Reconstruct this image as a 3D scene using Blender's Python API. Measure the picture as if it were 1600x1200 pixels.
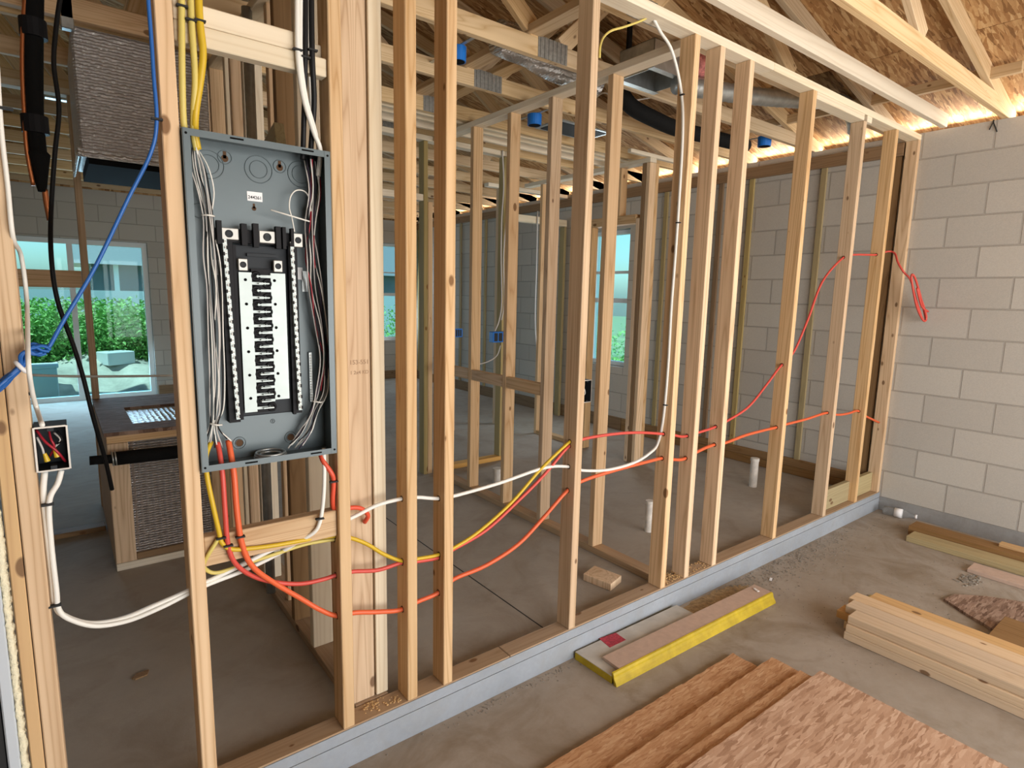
import bpy, bmesh, math, random
from mathutils import Vector, Matrix, Euler
random.seed(7)
scene = bpy.context.scene
for o in list(bpy.data.objects): bpy.data.objects.remove(o)
R = math.radians
# ------------------------------------------------------------------ camera
cd = bpy.data.cameras.new('camera'); cam = bpy.data.objects.new('camera', cd); scene.collection.objects.link(cam)
cd.sensor_width = 36.0; cd.lens = 36.0 * 918.437 / 1600; cd.clip_start = 0.05; cd.clip_end = 300
cam.matrix_world = Matrix(((0.79244888, 0.07376369, -0.60546155, -0.31085),
                           (-0.6095417, 0.13156617, -0.78176036, -1.69161),
                           (0.02199272, 0.98855918, 0.14922151, 1.45798), (0, 0, 0, 1)))
scene.camera = cam
# ------------------------------------------------------------------ world, sun, daylight through the openings, exposure
w = bpy.data.worlds.new('sky'); scene.world = w; w.use_nodes = True
wn = w.node_tree; bg = wn.nodes['Background']
sky = wn.nodes.new('ShaderNodeTexSky'); sky.sky_type = 'NISHITA'; sky.sun_disc = False
sky.sun_elevation = R(52); sky.sun_rotation = R(120); sky.dust_density = 1.5; sky.ozone_density = 2.0
wn.links.new(sky.outputs[0], bg.inputs[0]); bg.inputs[1].default_value = 0.22
def light(name, kind, loc, direction, energy, color, size=None):
    l = bpy.data.lights.new(name, kind); l.energy = energy; l.color = color
    o = bpy.data.objects.new(name, l); scene.collection.objects.link(o); o.location = loc
    o.rotation_euler = Vector(direction).to_track_quat('-Z', 'Y').to_euler()
    if size and kind == 'AREA': l.shape = 'RECTANGLE'; l.size, l.size_y = size
    return o
s = light('sun', 'SUN', (-6, 3, 14), (0.38, -0.03, -0.92), 5.2, (1, 0.94, 0.84)); s.data.angle = R(0.6)
light('daylight_garage_door', 'AREA', (2.1, -3.75, 1.1), (0.0, 1, 0.16), 195, (1.0, 0.97, 0.93), (4.6, 2.2))
light('daylight_slider', 'AREA', (-0.13, 7.4, 1.05), (0.05, -1, -0.25), 58, (0.50, 0.78, 1.0), (1.6, 1.95))
light('daylight_eave', 'AREA', (4.69, 1.6, 2.65), (-0.75, 0, 0.66), 58, (1.0, 0.95, 0.86), (11.5, 0.05))
light('daylight_back_window', 'AREA', (4.25, 7.4, 1.48), (-0.3, -1, -0.2), 12, (0.72, 0.87, 1.0), (0.5, 1.5))
light('daylight_side_window', 'AREA', (4.5, 2.93, 1.45), (-1, -0.1, -0.1), 12, (0.85, 0.93, 1.0), (0.5, 1.4))
vs = scene.view_settings
vs.view_transform = 'Standard'; vs.look = 'None'; vs.exposure = 0.15; vs.gamma = 1.0; vs.use_curve_mapping = False
scene.cycles.max_bounces = 8; scene.cycles.diffuse_bounces = 4; scene.cycles.transparent_max_bounces = 12
scene.cycles.sample_clamp_indirect = 6.0

# ------------------------------------------------------------------ helpers
COL = scene.collection
def setp(o, label=None, cat=None, group=None, kind=None):
    if label: o['label'] = label
    if cat: o['category'] = cat
    if group: o['group'] = group
    if kind: o['kind'] = kind
    return o
def thing(name, loc, label, cat, group=None, kind='thing'):
    o = bpy.data.objects.new(name, None); COL.objects.link(o); o.location = loc; o.empty_display_size = 0.1
    return setp(o, label, cat, group, kind)
def link(name, me, mat, parent=None, M=None):
    if mat is not None: me.materials.append(mat)
    o = bpy.data.objects.new(name, me); COL.objects.link(o)
    M = M or Matrix()
    if parent:
        o.parent = parent
        base = Matrix.Translation(parent.location) if parent.parent is None and parent.type == 'EMPTY' else parent_world(parent)
        o.matrix_basis = base.inverted() @ M
    else: o.matrix_basis = M
    return o
def parent_world(o):
    m = o.matrix_basis.copy()
    return (parent_world(o.parent) @ m) if o.parent else m
def from_bm(name, bm, mat, parent=None, M=None, smooth=False):
    me = bpy.data.meshes.new(name); bm.normal_update(); bm.to_mesh(me); bm.free()
    if smooth:
        for p in me.polygons: p.use_smooth = True
    return link(name, me, mat, parent, M)
def bm_box(bm, lo, hi, M=None):
    vs_ = [Vector((x, y, z)) for x in (lo[0], hi[0]) for y in (lo[1], hi[1]) for z in (lo[2], hi[2])]
    v = [bm.verts.new(M @ p if M else p) for p in vs_]
    for f in ((0,1,3,2),(4,6,7,5),(0,4,5,1),(2,3,7,6),(0,2,6,4),(1,5,7,3)): bm.faces.new([v[i] for i in f])
    return v
def bm_cyl(bm, c, axis, r, h, n=16, r2=None, cap=True):
    q = Vector(axis).to_track_quat('Z', 'Y').to_matrix(); c = Vector(c); r2 = r if r2 is None else r2
    a = [bm.verts.new(c + q @ Vector((r*math.cos(2*math.pi*i/n), r*math.sin(2*math.pi*i/n), 0))) for i in range(n)]
    b = [bm.verts.new(c + q @ Vector((r2*math.cos(2*math.pi*i/n), r2*math.sin(2*math.pi*i/n), h))) for i in range(n)]
    for i in range(n): bm.faces.new((a[i], a[(i+1) % n], b[(i+1) % n], b[i]))
    if cap: bm.faces.new(a[::-1]); bm.faces.new(b)
def bm_torus(bm, c, axis, R_, r, n=24, m=6):
    q = Vector(axis).to_track_quat('Z', 'Y').to_matrix(); c = Vector(c); g = []
    for i in range(n):
        a = 2*math.pi*i/n; row = []
        for j in range(m):
            b = 2*math.pi*j/m
            row.append(bm.verts.new(c + q @ Vector(((R_+r*math.cos(b))*math.cos(a), (R_+r*math.cos(b))*math.sin(a), r*math.sin(b)))))
        g.append(row)
    for i in range(n):
        for j in range(m): bm.faces.new((g[i][j], g[(i+1) % n][j], g[(i+1) % n][(j+1) % m], g[i][(j+1) % m]))
def bm_prism(bm, pts, axis_vec):
    """polygon pts (3D) extruded along axis_vec"""
    a = [bm.verts.new(Vector(p)) for p in pts]; b = [bm.verts.new(Vector(p)+Vector(axis_vec)) for p in pts]
    n = len(pts); bm.faces.new(a[::-1]); bm.faces.new(b)
    for i in range(n): bm.faces.new((a[i], a[(i+1) % n], b[(i+1) % n], b[i]))
def bevel(bm, off, seg=1):
    bmesh.ops.recalc_face_normals(bm, faces=bm.faces)
    bmesh.ops.bevel(bm, geom=list(bm.edges), offset=off, segments=seg, affect='EDGES', profile=0.6)
def box(name, lo, hi, mat, parent=None, bev=0.0):
    c = [(a+b)/2 for a, b in zip(lo, hi)]
    bm = bmesh.new(); bm_box(bm, [a-m for a, m in zip(lo, c)], [b-m for b, m in zip(hi, c)])
    if bev: bevel(bm, bev)
    bmesh.ops.recalc_face_normals(bm, faces=bm.faces)
    return from_bm(name, bm, mat, parent, Matrix.Translation(c))
def plank(name, lo, hi, mat, parent=None, axis=2, bev=0.0025):
    """axis-aligned board whose local Z runs along its length (the grain)"""
    c = Vector([(a+b)/2 for a, b in zip(lo, hi)]); d = [b-a for a, b in zip(lo, hi)]
    if axis == 2: ex, ey, ez = Vector((1,0,0)), Vector((0,1,0)), Vector((0,0,1)); s_ = (d[0], d[1], d[2])
    elif axis == 0: ex, ey, ez = Vector((0,1,0)), Vector((0,0,1)), Vector((1,0,0)); s_ = (d[1], d[2], d[0])
    else: ex, ey, ez = Vector((0,0,1)), Vector((1,0,0)), Vector((0,1,0)); s_ = (d[2], d[0], d[1])
    bm = bmesh.new(); bm_box(bm, [-v/2 for v in s_], [v/2 for v in s_])
    if bev: bevel(bm, bev)
    M = Matrix.Translation(c) @ Matrix((ex, ey, ez)).transposed().to_4x4()
    return from_bm(name, bm, mat, parent, M)
def beam(name, a, b, wx, wy, mat, parent=None, up=(0, 1, 0), bev=0.0025):
    """board from a to b; wx across, wy along the direction `up`"""
    a = Vector(a); b = Vector(b); ez = (b-a).normalized(); ey = Vector(up); ey = (ey - ey.dot(ez)*ez).normalized(); ex = ey.cross(ez)
    L = (b-a).length; bm = bmesh.new(); bm_box(bm, (-wx/2, -wy/2, -L/2), (wx/2, wy/2, L/2))
    if bev: bevel(bm, bev)
    M = Matrix.Translation((a+b)/2) @ Matrix((ex, ey, ez)).transposed().to_4x4()
    return from_bm(name, bm, mat, parent, M)
def smooth_path(pts, k=6):
    P = [Vector(p) for p in pts]
    if len(P) < 3: return P
    out = []
    Q = [2*P[0]-P[1]] + P + [2*P[-1]-P[-2]]
    for i in range(1, len(Q)-2):
        p0, p1, p2, p3 = Q[i-1:i+3]
        for j in range(k):
            t = j/k
            out.append(0.5*((2*p1)+(p2-p0)*t+(2*p0-5*p1+4*p2-p3)*t*t+(3*p1-p0-3*p2+p3)*t**3))
    out.append(P[-1]); return out
def bm_tube(bm, pts, r, n=8, k=6, r2=None, rfun=None):
    P = smooth_path(pts, k); prev = None; rings = []
    up = Vector((0.13, 0.99, 0.05)).normalized()
    for i, p in enumerate(P):
        t = (P[min(i+1, len(P)-1)] - P[max(i-1, 0)])
        t = t.normalized() if t.length > 1e-9 else Vector((0, 0, 1))
        u = up - up.dot(t)*t
        if u.length < 1e-3: u = Vector((1, 0, 0)) - t.x*t
        u.normalize(); up = u; v = t.cross(u); rr = rfun(i/(len(P)-1)) if rfun else r
        rings.append([bm.verts.new(p + rr*(math.cos(2*math.pi*j/n)*u*(r2 or 1) + math.sin(2*math.pi*j/n)*v)) for j in range(n)])
    for a, b in zip(rings, rings[1:]):
        for j in range(n): bm.faces.new((a[j], a[(j+1) % n], b[(j+1) % n], b[j]))
    bm.faces.new(rings[0][::-1]); bm.faces.new(rings[-1])
def tube(name, pts, r, mat, parent=None, n=8, k=6, r2=None, rfun=None):
    bm = bmesh.new(); bm_tube(bm, pts, r, n, k, r2, rfun)
    bmesh.ops.recalc_face_normals(bm, faces=bm.faces)
    return from_bm(name, bm, mat, parent, smooth=True)

# ------------------------------------------------------------------ materials
class NT:
    def __init__(s, name):
        s.m = bpy.data.materials.new(name); s.m.use_nodes = True; s.t = s.m.node_tree; s.b = s.t.nodes['Principled BSDF']
    def n(s, typ, **kw):
        x = s.t.nodes.new('ShaderNode'+typ)
        for k, v in kw.items():
            if k.startswith('i_'):
                key = k[2:]; key = int(key) if key.isdigit() else key.replace('_', ' ')
                if hasattr(v, 'is_output') and v.is_output: s.t.links.new(v, x.inputs[key])
                else: x.inputs[key].default_value = v
            else: setattr(x, k, v)
        return x
    def l(s, a, b): s.t.links.new(a, b)
    def math(s, op, a, b=None, c=None):
        x = s.n('Math', operation=op)
        for i, v in enumerate((a, b, c)):
            if v is None: continue
            if hasattr(v, 'is_output'): s.l(v, x.inputs[i])
            else: x.inputs[i].default_value = v
        return x.outputs[0]
    def vmul(s, v, k):
        x = s.n('VectorMath', operation='MULTIPLY'); s.l(v, x.inputs[0]); x.inputs[1].default_value = k; return x.outputs[0]
    def vadd(s, a, b):
        x = s.n('VectorMath', operation='ADD'); s.l(a, x.inputs[0])
        if hasattr(b, 'is_output'): s.l(b, x.inputs[1])
        else: x.inputs[1].default_value = b
        return x.outputs[0]
    def mix(s, f, a, b, mode='MIX'):
        x = s.n('Mix', data_type='RGBA', blend_type=mode)
        for i, v in ((0, f), (6, a), (7, b)):
            if hasattr(v, 'is_output'): s.l(v, x.inputs[i])
            else: x.inputs[i].default_value = (*v, 1) if isinstance(v, tuple) and len(v) == 3 else v
        return x.outputs[2]
    def ramp(s, f, stops):
        x = s.n('ValToRGB'); s.l(f, x.inputs[0]); e = x.color_ramp.elements
        while len(e) < len(stops): e.new(0.5)
        for q, (p, c) in zip(e, stops): q.position = p; q.color = (*c, 1) if len(c) == 3 else c
        return x.outputs[0]
    def noise(s, vec, scale=1, detail=3, rough=0.55, dist=0):
        x = s.n('TexNoise'); s.l(vec, x.inputs['Vector']); x.inputs['Scale'].default_value = scale; x.inputs['Detail'].default_value = detail
        x.inputs['Roughness'].default_value = rough; x.inputs['Distortion'].default_value = dist; return x.outputs[0]
    def bump(s, h, strength=0.2, dist=0.01):
        x = s.n('Bump'); x.inputs['Strength'].default_value = strength; x.inputs['Distance'].default_value = dist; s.l(h, x.inputs['Height'])
        s.l(x.outputs[0], s.b.inputs['Normal']); return x.outputs[0]
    def col(s, c): 
        if hasattr(c, 'is_output'): s.l(c, s.b.inputs['Base Color'])
        else: s.b.inputs['Base Color'].default_value = (*c, 1)
    def coord(s, rnd=True):
        tc = s.n('TexCoord').outputs['Object']
        if not rnd: return tc
        oi = s.n('ObjectInfo').outputs['Random']; s.rnd = oi
        cx = s.n('CombineXYZ'); s.l(s.math('MULTIPLY', oi, 37.0), cx.inputs[0]); s.l(s.math('MULTIPLY', oi, 91.0), cx.inputs[1]); s.l(s.math('MULTIPLY', oi, 53.0), cx.inputs[2])
        return s.vadd(tc, cx.outputs[0])
def wood(name, light_, dark_, knot=(0.16, 0.075, 0.03), rough=0.72, knots=True, var=0.22, red=(0.60, 0.33, 0.17)):
    s = NT(name); v = s.coord()
    g1 = s.noise(s.vmul(v, (70, 70, 2.2)), 1, 4, 0.6)
    warp = s.noise(s.vmul(v, (6, 6, 1.6)), 1, 2, 0.5)
    rg = s.noise(s.vmul(v, (13, 13, 0.45)), 1, 1, 0.4, 0.6)
    ring = s.math('PINGPONG', s.math('MULTIPLY_ADD', rg, 11.0, warp), 0.5)
    ring = s.math('POWER', s.math('MULTIPLY', ring, 2.0), 2.2)
    f = s.math('ADD', s.math('MULTIPLY', g1, 0.55), s.math('MULTIPLY', ring, 0.5))
    c = s.ramp(f, [(0.22, light_), (0.62, tuple((a*0.55+b*0.45) for a, b in zip(light_, dark_))), (0.92, dark_)])
    big = s.noise(s.vmul(v, (5, 5, 0.7)), 1, 2, 0.5)
    c = s.mix(s.math('MULTIPLY', s.math('SUBTRACT', big, 0.45), 1.1), c, red)
    if knots:
        vo = s.n('TexVoronoi'); vo.inputs['Scale'].default_value = 1.0; s.l(s.vmul(v, (12, 12, 6.5)), vo.inputs['Vector'])
        sel = s.n('SeparateColor'); s.l(vo.outputs['Color'], sel.inputs[0])
        size = s.math('MULTIPLY', s.math('MAXIMUM', s.math('SUBTRACT', sel.outputs[0], 0.42), 0.0), 0.28)
        kf = s.n('MapRange'); s.l(s.math('SUBTRACT', vo.outputs['Distance'], size), kf.inputs[0])
        kf.inputs[1].default_value = -0.015; kf.inputs[2].default_value = 0.03; kf.inputs[3].default_value = 0.85; kf.inputs[4].default_value = 0.0
        c = s.mix(kf.outputs[0], c, knot)
    hsv = s.n('HueSaturation'); s.l(c, hsv.inputs['Color'])
    s.l(s.math('MULTIPLY_ADD', s.rnd, var*2, 1-var), hsv.inputs['Value'])
    s.l(s.math('MULTIPLY_ADD', s.math('FRACT', s.math('MULTIPLY', s.rnd, 7.31)), 0.28, 0.90), hsv.inputs['Saturation'])
    s.col(hsv.outputs[0]); s.b.inputs['Roughness'].default_value = rough
    s.b.inputs['Specular IOR Level'].default_value = 0.25
    s.bump(g1, 0.12, 0.002); return s.m
def plain(name, c, rough=0.5, metal=0.0, noise_amt=0.0, scale=40, spec=0.5, bump=0.0):
    s = NT(name); s.col(c); s.b.inputs['Roughness'].default_value = rough; s.b.inputs['Metallic'].default_value = metal
    s.b.inputs['Specular IOR Level'].default_value = spec
    if noise_amt or bump:
        v = s.coord(); nz = s.noise(v, scale, 4, 0.6)
        if noise_amt:
            d = tuple(max(0, x*(1-noise_amt)) for x in c); u = tuple(min(1, x*(1+noise_amt)) for x in c)
            s.col(s.ramp(nz, [(0.3, d), (0.7, u)]))
        if bump: s.bump(nz, bump, 0.01)
    return s.m
def concrete(name, c, c2, stain, rough=0.85, scale=1.0, stain_amt=0.6):
    s = NT(name); v = s.coord(False)
    a = s.noise(v, 1.1*scale, 5, 0.6, 0.4); b = s.noise(v, 18*scale, 4, 0.7); d = s.noise(v, 3.4*scale, 5, 0.65, 0.8)
    f = s.math('ADD', s.math('MULTIPLY', a, 0.7), s.math('MULTIPLY', b, 0.3))
    c_ = s.ramp(f, [(0.32, c2), (0.68, c)])
    st = s.ramp(d, [(0.46, (0, 0, 0)), (0.72, (1, 1, 1))])
    x = s.n('SeparateColor'); s.l(st, x.inputs[0])
    c_ = s.mix(s.math('MULTIPLY', x.outputs[0], stain_amt), c_, stain)
    s.col(c_); s.b.inputs['Roughness'].default_value = rough; s.b.inputs['Specular IOR Level'].default_value = 0.35
    s.bump(s.noise(v, 90*scale, 3, 0.7), 0.15, 0.004); return s.m
def osb(name, cols, scale=1.0, rough=0.7, bright=1.0):
    s = NT(name); v = s.coord()
    nz = s.n('TexNoise'); s.l(v, nz.inputs['Vector']); nz.inputs['Scale'].default_value = 9*scale; nz.inputs['Detail'].default_value = 2
    off = s.vmul(nz.outputs['Color'], (0.016, 0.016, 0.0)); v2 = s.vadd(v, off); outs = []
    for i, (ang, sc) in enumerate(((0.25, (9, 62)), (-0.35, (10, 70)), (0.85, (9, 60)))):
        mp = s.n('Mapping'); s.l(v2, mp.inputs[0]); mp.inputs['Rotation'].default_value = (0, 0, ang); mp.inputs['Scale'].default_value = (sc[0]*scale, sc[1]*scale, 1)
        mp.inputs['Location'].default_value = (i*3.3, i*1.7, 0)
        vo = s.n('TexVoronoi'); s.l(mp.outputs[0], vo.inputs['Vector']); vo.inputs['Scale'].default_value = 1.0
        sep = s.n('SeparateColor'); s.l(vo.outputs['Color'], sep.inputs[0]); outs.append(sep)
    pick = s.math('GREATER_THAN', outs[0].outputs[1], 0.5); val = s.n('Mix'); s.l(pick, val.inputs[0]); s.l(outs[0].outputs[0], val.inputs[2]); s.l(outs[1].outputs[0], val.inputs[3])
    pick2 = s.math('GREATER_THAN', outs[2].outputs[1], 0.72); val2 = s.n('Mix'); s.l(pick2, val2.inputs[0]); s.l(val.outputs[0], val2.inputs[2]); s.l(outs[2].outputs[0], val2.inputs[3])
    fine = s.noise(s.vmul(v2, (60*scale, 240*scale, 1)), 1, 3, 0.6)
    f = s.math('ADD', s.math('MULTIPLY', val2.outputs[0], 0.75), s.math('MULTIPLY', fine, 0.35))
    c = s.ramp(f, [(0.08, cols[0]), (0.4, cols[1]), (0.75, cols[2]), (1.0, cols[3])])
    s.col(c); s.b.inputs['Roughness'].default_value = rough; s.b.inputs['Specular IOR Level'].default_value = 0.3
    s.bump(f, 0.25, 0.003); return s.m
def blockwall(name, axis):
    """8x16 concrete masonry: courses from world Z, joints along the wall's run"""
    s = NT(name); tc = s.n('TexCoord').outputs['Object']; sx = s.n('SeparateXYZ'); s.l(tc, sx.inputs[0])
    run = sx.outputs[axis]; cx = s.n('CombineXYZ'); s.l(s.math('ADD', run, 40*0.4064 + 0.217 - 0.005), cx.inputs[0]); s.l(s.math('ADD', sx.outputs[2], 0.0), cx.inputs[1])
    br = s.n('TexBrick'); s.l(cx.outputs[0], br.inputs['Vector']); br.offset = 0.5; br.offset_frequency = 2
    br.inputs['Scale'].default_value = 1.0; br.inputs['Mortar Size'].default_value = 0.006; br.inputs['Mortar Smooth'].default_value = 0.25
    br.inputs['Brick Width'].default_value = 0.4064; br.inputs['Row Height'].default_value = 0.2052; br.inputs['Bias'].default_value = 0.0
    br.inputs['Color1'].default_value = (0.55, 0.53, 0.49, 1); br.inputs['Color2'].default_value = (0.47, 0.45, 0.415, 1); br.inputs['Mortar'].default_value = (0.36, 0.34, 0.31, 1)
    v = s.coord(False); nz = s.noise(v, 150, 3, 0.7); big = s.noise(v, 2.2, 4, 0.6)
    c = s.mix(0.35, br.outputs['Color'], s.ramp(nz, [(0.3, (0.3, 0.29, 0.27)), (0.7, (0.56, 0.54, 0.5))]), 'OVERLAY')
    c = s.mix(s.math('MULTIPLY', big, 0.45), c, (0.50, 0.47, 0.425))
    s.col(c); s.b.inputs['Roughness'].default_value = 0.92; s.b.inputs['Specular IOR Level'].default_value = 0.2
    s.bump(s.math('ADD', s.math('MULTIPLY', br.outputs['Fac'], -1.0), s.math('MULTIPLY', nz, 0.18)), 0.7, 0.008)
    return s.m
M = {}
M['pine'] = wood('pine_stud', (0.70, 0.505, 0.315), (0.44, 0.265, 0.13), red=(0.60, 0.385, 0.225), var=0.15)
M['pale'] = wood('pale_spruce', (0.78, 0.69, 0.54), (0.64, 0.53, 0.38), knots=False, var=0.08, red=(0.72, 0.60, 0.44))
M['truss'] = wood('truss_pine', (0.70, 0.54, 0.345), (0.47, 0.31, 0.16), red=(0.60, 0.41, 0.22), var=0.14)
M['stack'] = wood('stacked_pine', (0.70, 0.54, 0.37), (0.58, 0.42, 0.265), var=0.1, red=(0.64, 0.47, 0.31))
M['gold'] = wood('golden_pine', (0.66, 0.42, 0.18), (0.52, 0.30, 0.12), var=0.1)
M['plate_wood'] = wood('dusty_sole_plate', (0.46, 0.33, 0.215), (0.33, 0.215, 0.125), var=0.1, red=(0.40, 0.26, 0.15))
M['treated'] = wood('treated_pine', (0.28, 0.175, 0.09), (0.18, 0.105, 0.05), var=0.12, red=(0.25, 0.145, 0.07))
M['greenish'] = wood('treated_green_pine', (0.42, 0.34, 0.18), (0.30, 0.23, 0.11), var=0.12, red=(0.36, 0.27, 0.13))
M['deck'] = osb('roof_sheathing', ((0.17, 0.08, 0.028), (0.41, 0.215, 0.085), (0.57, 0.35, 0.16), (0.72, 0.52, 0.28)), 1.15)
M['osb_pale'] = osb('pale_strand_board', ((0.30, 0.16, 0.09), (0.50, 0.31, 0.20), (0.58, 0.38, 0.26), (0.70, 0.50, 0.36)), 1.8)
M['osb_red'] = osb('reddish_strand_board', ((0.36, 0.17, 0.075), (0.49, 0.265, 0.13), (0.56, 0.33, 0.175), (0.64, 0.42, 0.25)), 2.6)
M['osb_dark'] = osb('weathered_strand_board', ((0.10, 0.05, 0.03), (0.24, 0.15, 0.105), (0.34, 0.23, 0.17), (0.45, 0.33, 0.26)), 1.8)
M['garage_floor'] = concrete('dusty_garage_concrete', (0.42, 0.375, 0.325), (0.305, 0.26, 0.205), (0.20, 0.148, 0.09), stain_amt=0.7)
M['slab'] = concrete('house_slab_concrete', (0.40, 0.36, 0.31), (0.325, 0.29, 0.245), (0.22, 0.175, 0.13), stain_amt=0.5)
M['stem'] = concrete('grey_stem_wall', (0.33, 0.33, 0.325), (0.25, 0.25, 0.245), (0.20, 0.18, 0.16), scale=2.5, stain_amt=0.5)
M['curb'] = concrete('form_finished_slab_edge', (0.345, 0.375, 0.415), (0.265, 0.29, 0.32), (0.29, 0.29, 0.275), scale=2.5, stain_amt=0.5)
M['block_y'] = blockwall('concrete_block', 1); M['block_x'] = blockwall('concrete_block_back', 0)
M['steel_grey'] = plain('grey_enamel_steel', (0.098, 0.127, 0.138), 0.38, 0.15, 0.06, 6)
M['dark_hole'] = plain('dark_opening', (0.006, 0.006, 0.006), 0.9, spec=0.1)
M['brown_hole'] = plain('dark_brown_hole', (0.09, 0.045, 0.02), 0.9)  # dark brown paints in the darkness inside holes drawn as flat shapes
M['black_plastic'] = plain('black_plastic', (0.010, 0.010, 0.012), 0.6, spec=0.2)
M['dark_plastic'] = plain('charcoal_plastic', (0.024, 0.028, 0.033), 0.6, spec=0.25)
M['alu'] = plain('tin_plated_bus', (0.44, 0.50, 0.49), 0.45, 0.25, 0.08, 9)
M['lug'] = plain('lug_metal', (0.42, 0.41, 0.38), 0.45, 0.5)
M['galv'] = plain('galvanised_steel', (0.50, 0.53, 0.53), 0.38, 0.85, 0.18, 18)
M['plate'] = plain('truss_plate_steel', (0.33, 0.33, 0.31), 0.5, 0.7, 0.2, 60)
M['orange'] = plain('orange_cable_jacket', (0.74, 0.125, 0.04), 0.45)
M['redorange'] = plain('red_orange_cable_jacket', (0.68, 0.08, 0.035), 0.45)
M['redcable'] = plain('coral_red_cable_jacket', (0.62, 0.075, 0.055), 0.45)
M['yellow'] = plain('yellow_cable_jacket', (0.62, 0.41, 0.018), 0.45)
M['paleyellow'] = plain('pale_yellow_cable_jacket', (0.64, 0.52, 0.14), 0.5)
M['white'] = plain('white_cable_jacket', (0.78, 0.76, 0.70), 0.5)
M['greywire'] = plain('off_white_wire', (0.55, 0.52, 0.49), 0.45)
M['black'] = plain('black_cable_jacket', (0.008, 0.008, 0.009), 0.5, spec=0.25)
M['redwire'] = plain('red_wire', (0.36, 0.015, 0.03), 0.4)
M['purplewire'] = plain('dark_purple_wire', (0.05, 0.03, 0.06), 0.4)
M['blue'] = plain('blue_network_cable', (0.012, 0.11, 0.40), 0.4)
M['bluebox'] = plain('blue_plastic_box', (0.01, 0.17, 0.62), 0.45)
M['copper'] = plain('copper', (0.62, 0.22, 0.09), 0.35, 0.9)
M['insul'] = plain('black_foam_insulation', (0.007, 0.007, 0.007), 0.85, spec=0.15, bump=0.3)
M['paper'] = plain('white_label', (0.85, 0.85, 0.86), 0.6)
M['ink'] = plain('black_ink', (0.012, 0.012, 0.012), 0.7)
M['stampink'] = plain('faded_stamp_ink', (0.34, 0.22, 0.13), 0.8)
M['vinyl'] = plain('white_vinyl', (0.75, 0.78, 0.78), 0.45)
M['foamtrim'] = plain('cream_spray_foam', (0.78, 0.72, 0.52), 0.8, noise_amt=0.12, scale=60, bump=0.8)
M['whitepaint'] = plain('white_painted_jamb', (0.52, 0.56, 0.60), 0.5)
M['pvc'] = plain('dusty_white_pipe', (0.66, 0.62, 0.56), 0.5, noise_amt=0.2, scale=18)
M['yellowedge'] = plain('yellow_edge_paint', (0.48, 0.345, 0.012), 0.6, noise_amt=0.2, scale=14)
M['greyboard'] = plain('dusty_grey_panel_face', (0.50, 0.48, 0.43), 0.8, noise_amt=0.18, scale=7)
M['pinkboard'] = plain('pinkish_panel_face', (0.52, 0.38, 0.30), 0.8, noise_amt=0.08, scale=30)
M['sticker'] = plain('red_sticker', (0.42, 0.03, 0.05), 0.6, noise_amt=0.5, scale=120)
M['soil'] = plain('sandy_soil', (0.52, 0.47, 0.40), 0.95, noise_amt=0.35, scale=3, bump=1.0)
M['backyard'] = plain('weedy_backyard', (0.20, 0.26, 0.11), 0.95, noise_amt=0.4, scale=0.8)
M['drive'] = plain('sunlit_driveway_sand', (0.62, 0.56, 0.46), 0.95, noise_amt=0.1, scale=1)
M['darkwall'] = plain('dark_neighbour_siding', (0.13, 0.15, 0.16), 0.8, noise_amt=0.1, scale=3)
M['sawdust'] = plain('sawdust', (0.62, 0.40, 0.18), 0.9, noise_amt=0.4, scale=120, bump=0.8)
M['debris'] = plain('grey_grit', (0.27, 0.24, 0.20), 0.95, noise_amt=0.4, scale=60)
M['pinkwool'] = plain('pink_insulation', (0.62, 0.22, 0.20), 0.7, noise_amt=0.5, scale=35, bump=1.0)
def foilmat(name, c, sc, strength, rough=0.3):
    s = NT(name); v = s.coord(False); wv = s.n('TexWave'); wv.wave_type = 'BANDS'; wv.bands_direction = 'Z'
    s.l(v, wv.inputs['Vector']); wv.inputs['Scale'].default_value = sc; wv.inputs['Distortion'].default_value = 3.0; wv.inputs['Detail'].default_value = 2; wv.inputs['Detail Scale'].default_value = 2.5
    nz = s.noise(v, 55, 4, 0.7); s.col(s.ramp(nz, [(0.3, tuple(x*0.72 for x in c)), (0.7, c)]))
    s.b.inputs['Metallic'].default_value = 0.6; s.b.inputs['Roughness'].default_value = rough
    s.bump(s.math('ADD', wv.outputs['Fac'], s.math('MULTIPLY', nz, 1.2)), strength, 0.006); return s.m
M['foil'] = foilmat('foil_faced_duct_board', (0.74, 0.72, 0.71), 22, 0.8, 0.38)
M['foildark'] = foilmat('foil_bubble_wrap', (0.55, 0.55, 0.54), 26, 1.0, 0.3)
def bubblemat():
    s = NT('foil_bubble_wrap_hex'); v = s.coord(False); vo = s.n('TexVoronoi'); s.l(s.vmul(v, (38, 38, 75)), vo.inputs['Vector']); vo.inputs['Scale'].default_value = 1.0; vo.inputs['Randomness'].default_value = 0.25
    s.col((0.62, 0.62, 0.64)); s.b.inputs['Metallic'].default_value = 0.75; s.b.inputs['Roughness'].default_value = 0.24; s.bump(vo.outputs['Distance'], 1.0, 0.02); return s.m
M['bubble'] = bubblemat()
M['dirt'] = plain('brown_sandy_dirt', (0.36, 0.245, 0.12), 0.95, noise_amt=0.35, scale=50, bump=0.8)
M['flex'] = foilmat('crinkled_foil', (0.75, 0.75, 0.74), 14, 1.0, 0.16)
def glassmat():
    s = NT('window_glass'); nt = s.t; out = nt.nodes['Material Output']
    tr = s.n('BsdfTransparent'); tr.inputs[0].default_value = (0.66, 0.93, 0.97, 1); gl = s.n('BsdfGlossy'); gl.inputs['Roughness'].default_value = 0.02
    mx = s.n('MixShader'); mx.inputs[0].default_value = 0.012; s.l(tr.outputs[0], mx.inputs[1]); s.l(gl.outputs[0], mx.inputs[2]); s.l(mx.outputs[0], out.inputs[0]); return s.m
M['glass'] = glassmat()
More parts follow.
